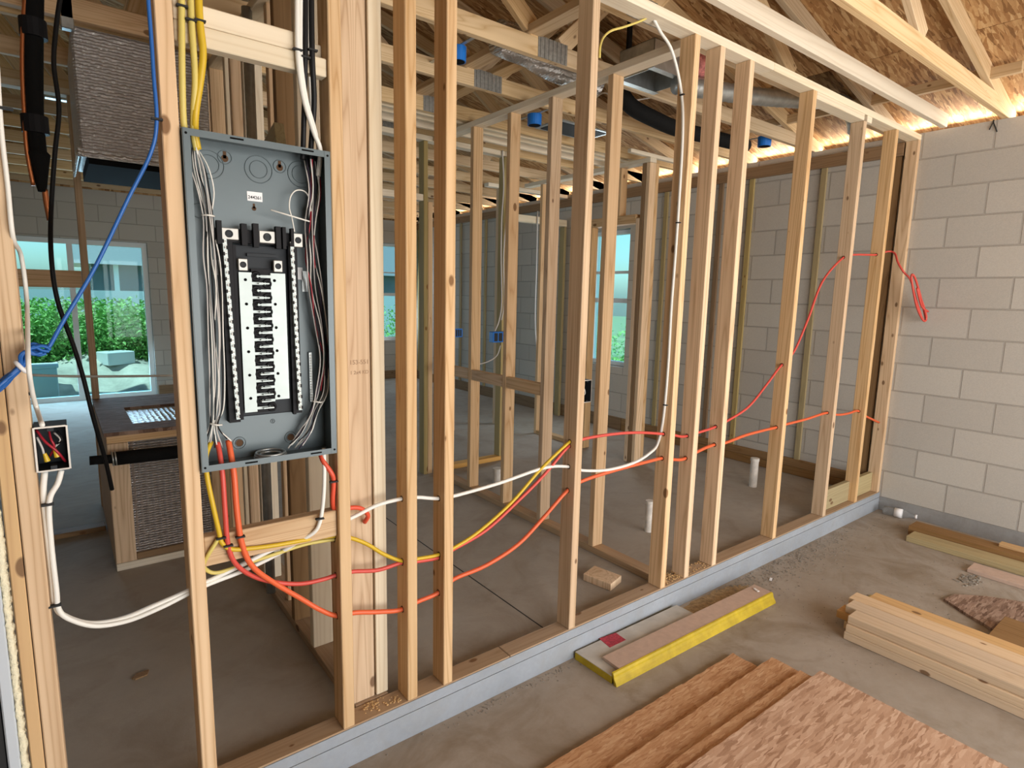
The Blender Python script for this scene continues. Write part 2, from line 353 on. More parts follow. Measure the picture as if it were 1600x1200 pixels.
def bottlemat():
    s = NT('clear_plastic'); s.col((0.92, 0.95, 0.96)); s.b.inputs['Transmission Weight'].default_value = 0.9; s.b.inputs['Roughness'].default_value = 0.08; s.b.inputs['IOR'].default_value = 1.15; return s.m
M['bottle'] = bottlemat()
def leafmat():
    s = NT('weed_leaves'); oi = s.n('TexCoord').outputs['Object']; nz = s.noise(oi, 5, 3, 0.6)
    s.col(s.ramp(nz, [(0.3, (0.12, 0.32, 0.06)), (0.55, (0.26, 0.55, 0.12)), (0.8, (0.46, 0.66, 0.24))])); s.b.inputs['Roughness'].default_value = 0.6; return s.m
M['leaf'] = leafmat()

# ------------------------------------------------------------------ setting
XW = 4.57; YB = 7.5; TOPZ = 2.64; GZ = -0.10; ST = 0.038; SD = 0.08
def struct(o): o['kind'] = 'structure'; return o
struct(box('floor', (-6.6, 0.0, -0.4), (XW, YB, 0.0), M['slab']))
struct(box('trim_1', (-3.0, -0.006, -0.4), (XW, -0.0005, -0.006), M['curb']))
struct(box('trim_91', (-0.36, -0.004, -0.0045), (XW, -0.0005, 0.034), M['curb']))
struct(box('garage_floor', (-3.0, -4.0, -0.4), (XW, -0.0065, GZ), M['garage_floor']))
def wall_with_holes(name, axis, pos, thick, u0, u1, z0, z1, holes, mat):
    """wall in plane axis=pos, run u, openings (u0,u1,z0,z1)"""
    us = sorted({u0, u1, *[h[0] for h in holes], *[h[1] for h in holes]}); zs = sorted({z0, z1, *[h[2] for h in holes], *[h[3] for h in holes]})
    bm = bmesh.new()
    for a, b in zip(us, us[1:]):
        for c, d in zip(zs, zs[1:]):
            if any(h[0] <= (a+b)/2 <= h[1] and h[2] <= (c+d)/2 <= h[3] for h in holes): continue
            lo, hi = ((pos, a, c), (pos+thick, b, d)) if axis == 0 else ((a, pos, c), (b, pos+thick, d))
            bm_box(bm, lo, hi)
    bmesh.ops.recalc_face_normals(bm, faces=bm.faces)
    return struct(from_bm(name, bm, mat))
SLD = (-0.95, 0.70, 0.0, 2.03); WB = (3.98, 4.50, 0.66, 2.27); WS = (2.62, 3.24, 0.70, 2.19)
wall_with_holes('wall_right', 0, XW, 0.2, -4.0, YB+0.2, -0.4, TOPZ, [WS], M['block_y'])
wall_with_holes('wall_back', 1, YB, 0.2, -6.6, XW, -0.4, TOPZ, [SLD, WB], M['block_x'])
wall_with_holes('wall_left', 0, -6.8, 0.2, -0.2, YB+0.2, -0.4, TOPZ, [], M['block_y'])
wall_with_holes('wall_garage_left', 0, -3.2, 0.2, -4.0, -0.2, -0.4, 3.2, [], M['block_y'])
wall_with_holes('wall_front', 1, -4.2, 0.2, -3.2, XW+0.2, -0.4, TOPZ, [(-0.4, 4.35, -0.4, 2.25)], M['block_x'])
wall_with_holes('wall_porch', 1, -0.2, 0.2, -6.8, -3.0, -0.4, 3.4, [], M['block_x'])
# roof sheathing, two slopes of boards with seams every 1.22 m
PITCH = 0.25; RX = -1.03
def deckz(x): return 2.745 + PITCH*(XW - x) if x > RX else 2.745 + PITCH*(XW - RX) - PITCH*(RX - x)
ceil = bpy.data.objects.new('ceiling', None); COL.objects.link(ceil); ceil['kind'] = 'structure'
k = 0; x = 5.0
while x > -6.9:
    x2 = max(x - 1.215, RX) if x > RX else x - 1.215
    y = -7.0 + (1.2 if k % 2 else 0)
    bm = bmesh.new()
    L = math.hypot(x-x2, deckz(x)-deckz(x2)); ang = math.atan2(deckz(x2)-deckz(x), x-x2)
    for ya in [q for q in (-7.0, -4.6+0.6*(k % 2), -2.2+1.2*(k % 2), 0.3+0.9*(k % 2), 2.7+0.9*(k % 2), 5.2+0.6*(k % 2))]:
        bm_box(bm, (-L/2, ya, -0.006), (L/2-0.004, ya+2.9, 0.006))
    Mx = Matrix.Translation(((x+x2)/2, 0, (deckz(x)+deckz(x2))/2 + 0.006)) @ Matrix.Rotation(ang, 4, 'Y')
    o = from_bm('sheathing_panel', bm, M['deck'], ceil, Mx)
    x = x2 if x2 != RX else RX - 1e-6; k += 1
for nm, xa, xb in (('roof_sun_block_right', 5.02, RX), ('roof_sun_block_left', -6.95, RX)):  # unseen slabs added over the sheathing to stop sun leaking through its seams
    bm = bmesh.new(); bm_prism(bm, [(xa, -7.0, deckz(xa)+0.022), (xb, -7.0, deckz(xb)+0.022), (xb, -7.0, deckz(xb)+0.042), (xa, -7.0, deckz(xa)+0.042)], (0, 15.2, 0)); bmesh.ops.recalc_face_normals(bm, faces=bm.faces); struct(from_bm(nm, bm, M['ink']))
struct(box('trim_92', (XW-0.004, -3.9, GZ), (XW-0.0005, -0.007, 0.004), M['stem']))
# outside ground
struct(box('ground', (-40, -40, -0.5), (45, 7.8, -0.42), M['drive']))
struct(box('ground_back', (-40, 7.8, -0.5), (45, 90, -0.42), M['backyard']))
for nm, y in (('wall_gable_back', YB), ('wall_gable_front', -4.2)):
    bm = bmesh.new(); bm_prism(bm, [(-6.7, y, 2.642), (XW+0.1, y, 2.642), (XW+0.1, y, deckz(XW+0.1)), (RX, y, deckz(RX)), (-6.7, y, deckz(-6.7))], (0, 0.15, 0)); bmesh.ops.recalc_face_normals(bm, faces=bm.faces)
    struct(from_bm(nm, bm, M['deck']))
# furring strips and treated boards on the block wall inside
def trimboard(n, lo, hi, mat, axis): return struct(plank('trim_%d' % n, lo, hi, M[mat], None, axis))
tn = 2
for y in (0.10, 0.62, 1.23, 1.53, 2.14, 3.30, 3.9, 4.55, 5.25, 5.9, 6.5, 7.2):
    trimboard(tn, (XW-0.022, y, 0.14), (XW-0.001, y+0.045, 2.5), 'treated' if y in (0.10, 1.53) else 'greenish', 2); tn += 1
trimboard(tn, (XW-0.04, 0.09, 2.5), (XW-0.001, YB-0.01, 2.59), 'treated', 1); tn += 1
trimboard(tn, (XW-0.022, 0.09, 0.002), (XW-0.001, 2.6, 0.07), 'treated', 1); tn += 1
trimboard(tn, (XW-0.022, 0.09, 0.072), (XW-0.001, 2.6, 0.14), 'treated', 1); tn += 1
trimboard(tn, (XW-0.022, 2.61, 0.002), (XW-0.001, YB-0.01, 0.14), 'treated', 1); tn += 1
trimboard(tn, (0.72, YB-0.022, 0.002), (XW-0.03, YB-0.001, 0.14), 'treated', 0); tn += 1

# windows and sliding door
def frame_bm(u0, u1, z0, z1, t, d, axis, pos, bars=()):
    bm = bmesh.new()
    def bx(a, b, c, e, dd=0):
        lo, hi = ((pos+dd, a, c), (pos+d-dd, b, e)) if axis == 0 else ((a, pos+dd, c), (b, pos+d-dd, e)); bm_box(bm, lo, hi)
    bx(u0, u0+t, z0, z1); bx(u1-t, u1, z0, z1); bx(u0+t, u1-t, z0, z0+t); bx(u0+t, u1-t, z1-t, z1)
    for b in bars: bx(*b, 0.008)
    return bm
def opening(name, axis, pos, h, bars, t=0.05):
    r = bpy.data.objects.new(name, None); COL.objects.link(r); r['kind'] = 'structure'
    c = ((h[0]+h[1])/2, h[2]); r.location = (pos, c[0], c[1]) if axis == 0 else (c[0], pos, c[1])
    e = 0.002
    from_bm('frame', frame_bm(h[0]+e, h[1]-e, h[2]+e, h[3]-e, t, 0.07, axis, pos, bars), M['vinyl'], r)
    p = pos+0.033; lo, hi = ((p, h[0]+t, h[2]+t), (p+0.004, h[1]-t, h[3]-t)) if axis == 0 else ((h[0]+t, p, h[2]+t), (h[1]-t, p+0.004, h[3]-t))
    box('glass_pane', lo, hi, M['glass'], r); return r
opening('door_1', 1, YB+0.05, SLD, [(-0.155, -0.095, 0.05, 1.98)], 0.06)
opening('window_1', 1, YB+0.08, WB, [(4.03, 4.45, 1.40, 1.45), (4.03, 4.45, 1.78, 1.80)], 0.045)
opening('window_2', 0, XW+0.08, WS, [(2.665, 3.195, 1.40, 1.45), (2.665, 3.195, 1.72, 1.75)], 0.045)

# ------------------------------------------------------------------ stud partitions
def partition(name, loc, label): return thing(name, loc, label, 'stud wall', 'open stud partitions')
fw = partition('stud_partition', (2.0, 0.04, 0.0), 'long open stud wall along the garage edge, carrying the electrical panel')
def stud(x, p=fw, z0=0.038, z1=2.59, y0=0.0, y1=SD, mat='pine', name='stud', x1=None):
    return plank(name, (x, y0, z0), (x1 or x+ST, y1, z1), M[mat], p, 2)
studX = {'B': -0.0784, 'C': 0.335, 'D': 0.5689, 'E': 0.7135, 'F': 1.3389, 'G': 1.9566, 'H': 2.1453, 'I': 2.3886, 'J': 3.0129, 'L': 4.1383, 'M': 4.530}
for k, x in studX.items(): stud(x)
stud(3.6536, z1=2.552)
stud(-0.412, x1=-0.374); stud(-0.4395, x1=-0.414, mat='gold')
plank('top_plate', (-0.46, 0, 2.59), (2.6, SD, 2.628), M['pale'], fw, 0)
plank('top_plate', (2.601, 0, 2.59), (XW-0.002, SD, 2.628), M['pale'], fw, 0)
plank('sole_plate', (-0.36, 0, 0.0), (1.02, SD, 0.038), M['plate_wood'], fw, 0)
plank('sole_plate', (1.022, 0, 0.0), (XW-0.004, SD, 0.038), M['plate_wood'], fw, 0)
plank('blocking', (3.053, 0.0, 2.552), (3.652, SD, 2.589), M['pale'], fw, 0)
plank('blocking', (3.693, 0.0, 2.552), (3.76, SD, 2.589), M['pale'], fw, 0)
# pale blocking above the panel and the block below it
plank('blocking', (-0.038, 0.010, 2.045), (0.333, 0.048, 2.093), M['pale'], fw, 0)
plank('blocking', (-0.038, 0.010, 2.094), (0.27, 0.048, 2.140), M['pale'], fw, 0)
plank('blocking', (0.272, 0.050, 2.055), (0.334, 0.079, 2.140), M['pale'], fw, 0)
plank('blocking', (-0.038, 0.016, 0.702), (0.333, 0.054, 0.786), M['pine'], fw, 0)
# greenish kick board behind the studs next to the block wall
plank('blocking', (3.70, 0.045, 0.04), (4.136, 0.078, 0.185), M['greenish'], fw, 0)
plank('blocking', (4.178, 0.045, 0.04), (4.528, 0.078, 0.185), M['greenish'], fw, 0)

w1 = partition('stud_partition', (0.45, 1.3, 0.0), 'stud wall running back from the garage wall beside the electrical panel')
plank('sole_plate', (0.410, 0.084, 0.0), (0.535, 2.5, 0.037), M['plate_wood'], w1, 1)
plank('top_plate', (0.410, 0.084, 2.59), (0.535, 2.5, 2.628), M['pale'], w1, 1)
plank('stud', (0.409, 0.096, 0.038), (0.487, 0.134, 2.59), M['pine'], w1, 2)
plank('stud', (0.494, 0.094, 0.038), (0.538, 0.132, 2.59), M['pale'], w1, 2)
for y, m, b in ((0.26, 'pine', 0.44), (0.50, 'pale', 0.41), (0.74, 'treated', 0.41), (0.93, 'pine', 0.44), (1.20, 'pale', 0.41), (1.42, 'pine', 0.41), (1.62, 'pale', 0.43), (1.86, 'pine', 0.41), (2.12, 'pine', 0.41), (2.45, 'pine', 0.41)):
    plank('stud', (b, y, 0.038), (0.49, y+0.038, 2.59), M[m], w1, 2)
beam('brace', (0.385, 0.62, 2.02), (0.385, 1.02, 1.90), 0.09, 0.036, M['greenish'], w1, (1, 0, 0))
tube('vent_pipe', [(0.40, 1.06, 0.04), (0.40, 1.06, 2.6)], 0.021, M['galv'], w1, 14, 1)

w2 = partition('stud_partition', (2.07, 1.2, 0.0), 'bathroom stud wall leaving the garage wall between its middle studs')
plank('sole_plate', (2.033, 0.082, 0.0), (2.113, 2.36, 0.038), M['plate_wood'], w2, 1)
plank('top_plate', (2.033, 0.082, 2.59), (2.113, 2.36, 2.628), M['pale'], w2, 1)
for y in (0.545, 1.012, 1.405, 1.822): plank('stud', (2.033, y, 0.038), (2.113, y+ST, 2.59), M['pine'], w2, 2)
for a, b in ((1.445, 1.82), (1.05, 1.403), (1.862, 2.34)): plank('blocking', (2.035, a, 0.845), (2.073, b, 0.92), M['pine'], w2, 1)

w4 = partition('stud_partition', (2.4, 2.42, 0.0), 'short stud wall behind the bathroom with a doorway header')
plank('stud', (2.00, 2.385, 0.0), (2.04, 2.465, 2.15), M['pine'], w4, 2)
plank('stud', (1.962, 2.385, 0.0), (1.998, 2.465, 2.59), M['greenish'], w4, 2)
plank('header', (1.12, 2.385, 2.152), (1.958, 2.465, 2.20), M['pale'], w4, 0)
plank('stud', (1.08, 2.385, 0.0), (1.118, 2.465, 2.59), M['pine'], w4, 2)
plank('sole_plate', (2.12, 2.385, 0.0), (2.86, 2.465, 0.038), M['gold'], w4, 0)
plank('top_plate', (1.08, 2.385, 2.592), (2.86, 2.465, 2.63), M['pale'], w4, 0)
plank('stud', (2.72, 2.385, 0.04), (2.758, 2.465, 2.59), M['greenish'], w4, 2)
plank('stud', (2.79, 2.385, 0.04), (2.828, 2.465, 2.59), M['treated'], w4, 2)

w3 = partition('stud_partition', (3.74, 2.2, 0.0), 'closet stud wall with a doorway in front of the side window')
plank('stud', (3.66, 1.64, 0.0), (3.74, 1.678, 2.57), M['pine'], w3, 2)
plank('stud', (3.66, 1.684, 0.0), (3.74, 1.722, 2.57), M['treated'], w3, 2)
plank('stud', (3.742, 1.64, 0.0), (3.78, 1.722, 2.57), M['pine'], w3, 2)
plank('stud', (3.66, 1.726, 0.0), (3.74, 1.764, 2.13), M['pine'], w3, 2)
plank('top_plate', (3.66, 1.64, 2.572), (3.74, 3.3, 2.61), M['pale'], w3, 1)
plank('header', (3.66, 1.766, 2.09), (3.74, 2.46, 2.165), M['pine'], w3, 1)
plank('stud', (3.66, 2.28, 0.0), (3.74, 2.318, 2.09), M['pine'], w3, 2)
plank('stud', (3.66, 2.464, 0.0), (3.74, 2.502, 2.57), M['pine'], w3, 2)
plank('stud', (3.66, 3.0, 0.0), (3.74, 3.038, 2.57), M['pine'], w3, 2)
plank('stud', (3.66, 1.95, 2.166), (3.74, 1.988, 2.57), M['pine'], w3, 2)
plank('sole_plate', (3.66, 2.504, 0.0), (3.74, 3.0, 0.038), M['pine'], w3, 1)

w5 = partition('stud_partition', (4.1, 3.6, 0.0), 'far bedroom stud wall with a high pale header')
plank('header', (3.6, 3.58, 2.27), (4.54, 3.66, 2.345), M['pale'], w5, 0)
plank('stud', (3.56, 3.58, 0.0), (3.598, 3.66, 2.59), M['pine'], w5, 2)
plank('stud', (4.50, 3.58, 0.0), (4.538, 3.66, 2.268), M['greenish'], w5, 2)
plank('stud', (2.965, 3.58, 0.0), (3.003, 3.66, 1.62), M['pine'], w5, 2)
plank('top_plate', (3.4, 3.58, 2.592), (4.54, 3.66, 2.63), M['pale'], w5, 0)

w6 = partition('stud_partition', (-0.2, 2.95, 0.0), 'stud frame of the air handler closet in front of the sliding door')
plank('stud', (-0.165, 2.94, 0.0), (-0.127, 3.02, 2.59), M['pine'], w6, 2)
plank('stud', (-0.60, 2.94, 0.0), (-0.562, 3.02, 2.59), M['pine'], w6, 2)
plank('stud', (0.36, 2.94, 0.0), (0.398, 3.02, 2.59), M['pine'], w6, 2)
plank('blocking', (-0.56, 2.945, 1.445), (-0.167, 2.985, 1.55), M['pine'], w6, 0)
plank('top_plate', (-0.60, 2.94, 2.592), (0.40, 3.02, 2.63), M['pale'], w6, 0)
plank('sole_plate', (-0.95, 2.46, 0.0), (-0.17, 2.54, 0.03), M['treated'], w6, 0)

# ------------------------------------------------------------------ roof trusses
def nail_plate(p, x0, x1, z0, z1, y):
    """pressed tooth plate: ribbed sheet facing -Y"""
    bm = bmesh.new(); n = 14
    for i in range(n):
        a = x0+(x1-x0)*i/n; b = x0+(x1-x0)*(i+1)/n; d = -0.0045 if i % 2 else -0.001
        bm_box(bm, (a, y+d-0.001, z0), (b, y, z1))
    return from_bm('nail_plate', bm, M['plate'], p)
def truss(Y, label, splice=1.79, webs=True):
    t = thing('roof_truss', (0.0, Y+0.019, TOPZ), label, 'roof truss', 'roof trusses')
    z0 = TOPZ+0.003; y0, y1 = Y, Y+ST
    plank('bottom_chord', (splice, y0, z0), (XW+0.14, y1, z0+0.089), M['truss'], t, 0)
    plank('bottom_chord', (-2.2, y0, z0), (splice-0.002, y1, z0+0.089), M['truss'], t, 0)
    if Y > 0.05: plank('bottom_chord', (-6.7, y0, z0), (-2.202, y1, z0+0.089), M['truss'], t, 0)
    def tz(x): return deckz(x) - 0.05
    beam('top_chord', (5.0, Y+ST/2, tz(5.0)), (RX+0.02, Y+ST/2, tz(RX+0.02)), 0.089, ST, M['truss'], t, (0, 1, 0))
    beam('top_chord', (-6.7, Y+ST/2, tz(-6.7)), (RX-0.02, Y+ST/2, tz(RX-0.02)), 0.089, ST, M['truss'], t, (0, 1, 0))
    if webs:
        zb = z0+0.09; yc = Y+ST/2
        for a, b in ((3.1, 2.45), (1.86, 2.35), (1.72, 0.45), (0.1, 0.35), (-0.05, RX+0.1), (-2.1, RX-0.1)):
            beam('web', (a, yc, zb+0.0), (b, yc, tz(b)-0.05), 0.089, ST-0.002, M['truss'], t, (0, 1, 0))
    if Y < 3: nail_plate(t, splice-0.097, splice+0.097, z0, z0+0.098, y0)
    return t
nth = ['first', 'second', 'third', 'fourth', 'fifth', 'sixth', 'seventh', 'eighth', 'ninth', 'tenth', 'eleventh', 'twelfth']
truss(-0.475, 'pine roof truss over the garage, bearing on the block wall')
ys = [0.165, 0.745, 1.315, 1.91, 2.52, 3.13, 3.74, 4.35, 4.96, 5.57, 6.18, 6.79, 7.3]
for i, y in enumerate(ys):
    lab = 'pine roof truss directly above the long garage stud wall' if i == 0 else 'pine roof truss over the house, %s one back from the garage stud wall' % nth[i-1]
    truss(y, lab)
for i, y in enumerate((-1.1, -1.7)): truss(y, 'pine roof truss over the garage, %s one towards the camera' % nth[i+1], webs=False)
# extra pale ceiling joist just garage-side of the stud wall
o = plank('ceiling_joist', (-2.5, -0.155, TOPZ+0.002), (XW-0.03, -0.117, TOPZ+0.086), M['pale'], None, 0)
setp(o, 'pale ceiling joist running beside the garage stud wall top plate', 'joist', None, 'thing')
# lateral braces lying on the chords
def brace(x, y0, y1, z, lab, m='truss', tilt=0.0):
    o = beam('lateral_brace', (x, y0, z), (x+tilt, y1, z), 0.089, 0.037, M[m], None, (0, 0, 1)); return setp(o, lab, 'brace', 'lateral braces on the trusses', 'thing')
brace(1.67, 0.25, 6.9, TOPZ+0.115, 'flat pine brace laid across the truss chords, beside the nail plates')
brace(1.86, 0.80, 6.9, TOPZ+0.115, 'flat pine brace across the truss chords, nearer the block wall')
o = beam('lateral_brace', (4.12, -0.62, 2.80), (4.14, 1.6, 2.80), 0.037, 0.06, M['truss'], None, (0, 0, 1)); setp(o, 'short pine brace with a cut end hanging under the garage roof sheathing', 'brace', None, 'thing')
# triple joists above the bathroom back wall
for i, y in enumerate((1.99, 2.10, 2.27)):
    o = plank('ceiling_joist', (1.2, y, TOPZ+0.004), (3.9, y+0.036, TOPZ+0.086), M['pale'], None, 0)
    setp(o, ['pale joist over the bathroom, first of three close together', 'pale joist over the bathroom, middle of three close together', 'pale joist over the bathroom, rear of three close together'][i], 'joist', 'joists over the bathroom', 'thing')
o = plank('header_block', (3.42, 1.64, 2.6105), (4.2, 1.68, 2.640), M['pale'], None, 0); setp(o, 'pale board end sticking out above the closet stud wall corner', 'board', None, 'thing')

# ------------------------------------------------------------------ electrical panel
PZ0, PZ1, PX0, PX1, PYF, PYB = 0.977, 1.843, -0.0375, 0.3285, -0.012, 0.084
ep = thing('electrical_panel', (0.145, 0.04, PZ0), 'open grey breaker panel without cover, mounted between two studs', 'electrical panel')
bm = bmesh.new(); t = 0.0018; lip = 0.017
bm_box(bm, (PX0, PYB-t, PZ0), (PX1, PYB, PZ1))
bm_box(bm, (PX0, PYF, PZ0), (PX0+t, PYB-t, PZ1)); bm_box(bm, (PX1-t, PYF, PZ0), (PX1, PYB-t, PZ1))
bm_box(bm, (PX0+t, PYF, PZ0), (PX1-t, PYB-t, PZ0+t)); bm_box(bm, (PX0+t, PYF, PZ1-t), (PX1-t, PYB-t, PZ1))
bm_box(bm, (PX0+t, PYF-t, PZ0), (PX0+lip, PYF, PZ1)); bm_box(bm, (PX1-lip, PYF-t, PZ0), (PX1-t, PYF, PZ1))
bm_box(bm, (PX0+lip, PYF-0.001, PZ0), (PX1-lip, PYF, PZ0+lip)); bm_box(bm, (PX0+lip, PYF-0.001, PZ1-lip), (PX1-lip, PYF, PZ1))
from_bm('enclosure', bm, M['steel_grey'], ep)
def disc(name, c, r, mat, p=ep, d=0.0008, n=18, axis=(0, -1, 0)):
    bm = bmesh.new(); bm_cyl(bm, c, axis, r, d, n); return from_bm(name, bm, M[mat], p)
for x in (PX0+0.008, PX1-0.008):
    for z in (PZ0+0.012, PZ1-0.012): disc('screw_hole', (x, PYF-t, z), 0.003, 'dark_hole')
for x in (0.07, 0.25):
    for z in (PZ0+0.009, PZ1-0.007): box('cover_slot', (x, PYF-0.0026, z-0.002), (x+0.032, PYF-0.001, z+0.002), M['dark_hole'], ep)
yb = PYB-t
def rings(c, rs):
    bm = bmesh.new()
    for r in rs: bm_torus(bm, c, (0, 1, 0), r, 0.0011, 32, 6)
    return from_bm('knockout', bm, M['steel_grey'], ep, smooth=True)
KO = [(0.161,0.081,1.786),(0.037,0.081,1.781),(0.276,0.081,1.789),(0.078,0.081,1.022),(0.222,0.081,1.02),(0.076,0.081,1.805),(0.218,0.081,1.802),(0.145,0.081,1.683),(0.148,0.081,1.712)]
rings(KO[0], (0.036, 0.023)); rings(KO[1], (0.036, 0.024)); rings(KO[2], (0.036, 0.024))
rings((-0.005+0.012, 0.081, 1.66), (0.018,))
for i in (3, 4): rings(KO[i], (0.017, 0.011)); disc('knockout_hole', (KO[i][0], yb, KO[i][2]), 0.010, 'brown_hole')
for i in (5, 6): rings(KO[i], (0.017,)); 
for i, (a, b) in enumerate(((5, 0.009), (6, 0.009), (7, 0.006))):
    c = KO[a]; bm = bmesh.new(); bm_cyl(bm, (c[0], yb, c[2]-0.003), (0, -1, 0), b, 0.0008, 14); bm_box(bm, (c[0]-b*0.45, yb-0.0008, c[2]-0.003), (c[0]+b*0.45, yb, c[2]+b*1.7)); from_bm('keyhole', bm, M['brown_hole'], ep)
c = KO[8]
lb = box('number_label', (c[0]-0.020, yb-0.0012, c[2]-0.0125), (c[0]+0.020, yb, c[2]+0.0125), M['paper'], ep)
def text(txt, size, loc, mat, parent, name='lettering', rot=(R(90), 0, 0), ext=0.0003):
    cu = bpy.data.curves.new(name, 'FONT'); cu.body = txt; cu.size = size; cu.offset = size*0.012; cu.align_x = 'CENTER'; cu.align_y = 'CENTER'; cu.extrude = ext
    tmp = bpy.data.objects.new('tmp', cu); me = bpy.data.meshes.new_from_object(tmp); bpy.data.objects.remove(tmp)
    return link(name, me, M[mat], parent, Matrix.Translation(loc) @ Euler(rot).to_matrix().to_4x4())
text('244261', 0.0120, (c[0], yb-0.0016, c[2]-0.003), 'ink', lb)
# lug bracket, neutral and bus parts
bk = box('lug_bracket', (0.040, 0.050, 1.582), (0.272, 0.080, 1.618), M['black_plastic'], ep)
for x0, x1, z0, z1 in ((0.038, 0.05, 1.575, 1.635), (0.098, 0.112, 1.575, 1.632), (0.128, 0.142, 1.572, 1.635), (0.187, 0.20, 1.572, 1.632), (0.205, 0.214, 1.572, 1.632), (0.228, 0.236, 1.58, 1.63)): box('bracket_rib', (x0, 0.032, z0), (x1, 0.0498, z1), M['black_plastic'], ep)
def lug(x0, x1, z0, z1, y=0.038, screw=True):
    o = box('lug', (x0, y, z0), (x1, y+0.011, z1), M['lug'], ep, 0.0015)
    if screw:
        bm = bmesh.new(); bm_torus(bm, ((x0+x1)/2, y-0.0005, (z0+z1)/2), (0, 1, 0), min(x1-x0, z1-z0)*0.28, 0.0018, 16, 6); bm_cyl(bm, ((x0+x1)/2, y, (z0+z1)/2), (0, -1, 0), min(x1-x0, z1-z0)*0.22, 0.0008, 12); from_bm('lug_screw', bm, M['dark_plastic'], o)
lug(0.044, 0.092, 1.588, 1.618); lug(0.144, 0.186, 1.585, 1.618); lug(0.236, 0.262, 1.580, 1.618)
box('base_plate', (0.078, 0.066, 1.10), (0.232, 0.080, 1.58), M['dark_plastic'], ep, 0.003)
box('base_rail', (0.078, 0.050, 1.095), (0.086, 0.0655, 1.575), M['black_plastic'], ep); box('base_rail', (0.224, 0.050, 1.095), (0.232, 0.0655, 1.575), M['black_plastic'], ep)
box('base_ledge', (0.115, 0.056, 1.548), (0.195, 0.0655, 1.556), M['dark_plastic'], ep)
def neutral_bar(a, b):
    a = Vector(a); b = Vector(b); bm = bmesh.new(); d = b-a; n = 30
    q = d.to_track_quat('Z', 'Y').to_matrix().to_4x4(); bm_box(bm, (-0.005, -0.005, 0), (0.005, 0.005, d.length), Matrix.Translation(a) @ q)
    o = from_bm('neutral_bar', bm, M['alu'], ep); bm = bmesh.new()
    for i in range(n):
        c = a + d*((i+0.5)/n); bm_cyl(bm, c + Vector((0.0015*(1 if i % 2 else -1), -0.005, 0)), (0, -1, 0), 0.0040, 0.003, 8)
        bm_box(bm, (c.x-0.005, c.y-0.006, c.z+0.0058), (c.x+0.005, c.y-0.0045, c.z+0.0078))
    from_bm('terminal_screws', bm, M['lug'], o)
    bm = bmesh.new()
    for i in range(n):
        c = a + d*((i+0.5)/n); s1 = 0.0045*(1 if i % 2 else -1); bm_box(bm, (c.x+s1-0.0022, c.y-0.0088, c.z-0.0045), (c.x+s1+0.0022, c.y-0.0048, c.z+0.0045)); bm_box(bm, (c.x-0.003, c.y-0.0085, c.z-0.0006), (c.x+0.003, c.y-0.0078, c.z+0.0006))
    from_bm('terminal_slots', bm, M['black_plastic'], o)
    box('bar_carrier', (min(a.x, b.x)-0.008, a.y+0.0055, b.z-0.01), (max(a.x, b.x)+0.008, 0.079, a.z), M['black_plastic'], ep)
NB = [(0.056,0.042,1.591),(0.069,0.042,1.1),(0.231,0.042,1.593),(0.24,0.042,1.109)]
neutral_bar(NB[0], NB[1]); neutral_bar(NB[2], NB[3])
# interleaved bus bars with stabs
BUS = [(0.089,0.052,1.504),(0.082,0.052,1.124),(0.218,0.052,1.5),(0.213,0.052,1.153),(0.135,0.052,1.497),(0.181,0.052,1.499),(0.104,0.052,1.541),(0.195,0.052,1.546)]
bzt = BUS[0][2]; bzb = 1.115; n = 10; pitch = (bzt-bzb)/n
xl0, xl1, xr0, xr1 = 0.089, 0.122, 0.172, 0.212
def bus(side):
    bm = bmesh.new(); y0, y1 = 0.046, 0.051
    if side < 0: bm_box(bm, (xl0, y0, bzb), (xl1, y1, bzt))
    else: bm_box(bm, (xr0, y0, bzb+0.03), (xr1, y1, bzt))
    for i in range(n):
        z = bzt - (i+0.5)*pitch + (pitch*0.25 if side > 0 else -pitch*0.25)
        if side < 0: bm_box(bm, (xl1, y0, z-0.0036), (0.158, y1, z+0.0036)); bm_box(bm, (0.137, y0-0.012, z-0.0018), (0.165, y1, z+0.0018))
        else: bm_box(bm, (0.136, y0, z-0.0036), (xr0, y1, z+0.0036)); bm_box(bm, (0.132, y0-0.012, z-0.0018), (0.160, y1, z+0.0018))
    o = from_bm('bus_bar', bm, M['alu'], ep); bm = bmesh.new()
    for i in range(6):
        z = bzt-0.02-i*(bzt-bzb-0.04)/5.3; x = (xl0+xl1)/2 if side < 0 else xr0+0.010
        b2 = bmesh.new(); bm_cyl(b2, (x, y0, z), (0, -1, 0), 0.0042, 0.0008, 10); from_bm('rivet_hole', b2, M['dark_hole'], o)
    bm.free()
    return o
bus(-1); bus(1)
box('stab_base', (xl1+0.0005, 0.0515, bzb-0.004), (xr0-0.0005, 0.0655, bzt+0.01), M['black_plastic'], ep)
for i in range(n):
    z = bzt - (i+0.5)*pitch
    bm = bmesh.new(); bm_torus(bm, (0.133, 0.049, z+pitch*0.25), (0, 1, 0), 0.010, 0.0042, 16, 6); bm_torus(bm, (0.163, 0.049, z-pitch*0.25), (0, 1, 0), 0.010, 0.0035, 16, 6); from_bm('stab_insulator', bm, M['black_plastic'], ep, smooth=True)
lug(0.088, 0.112, 1.508, 1.540, 0.040); lug(0.180, 0.204, 1.508, 1.540, 0.040)
disc('white_plug', (0.143, 0.0655, 1.492), 0.005, 'paper', d=0.004)
for x0, x1, z0, z1, m in ((0.033, 0.052, 1.495, 1.535, 'paper'), (0.255, 0.272, 1.49, 1.525, 'paper'), (0.27, 0.285, 1.455, 1.515, 'galv')): box('rating_sticker', (x0, yb-0.003, z0), (x1, yb, z1), M[m], ep)
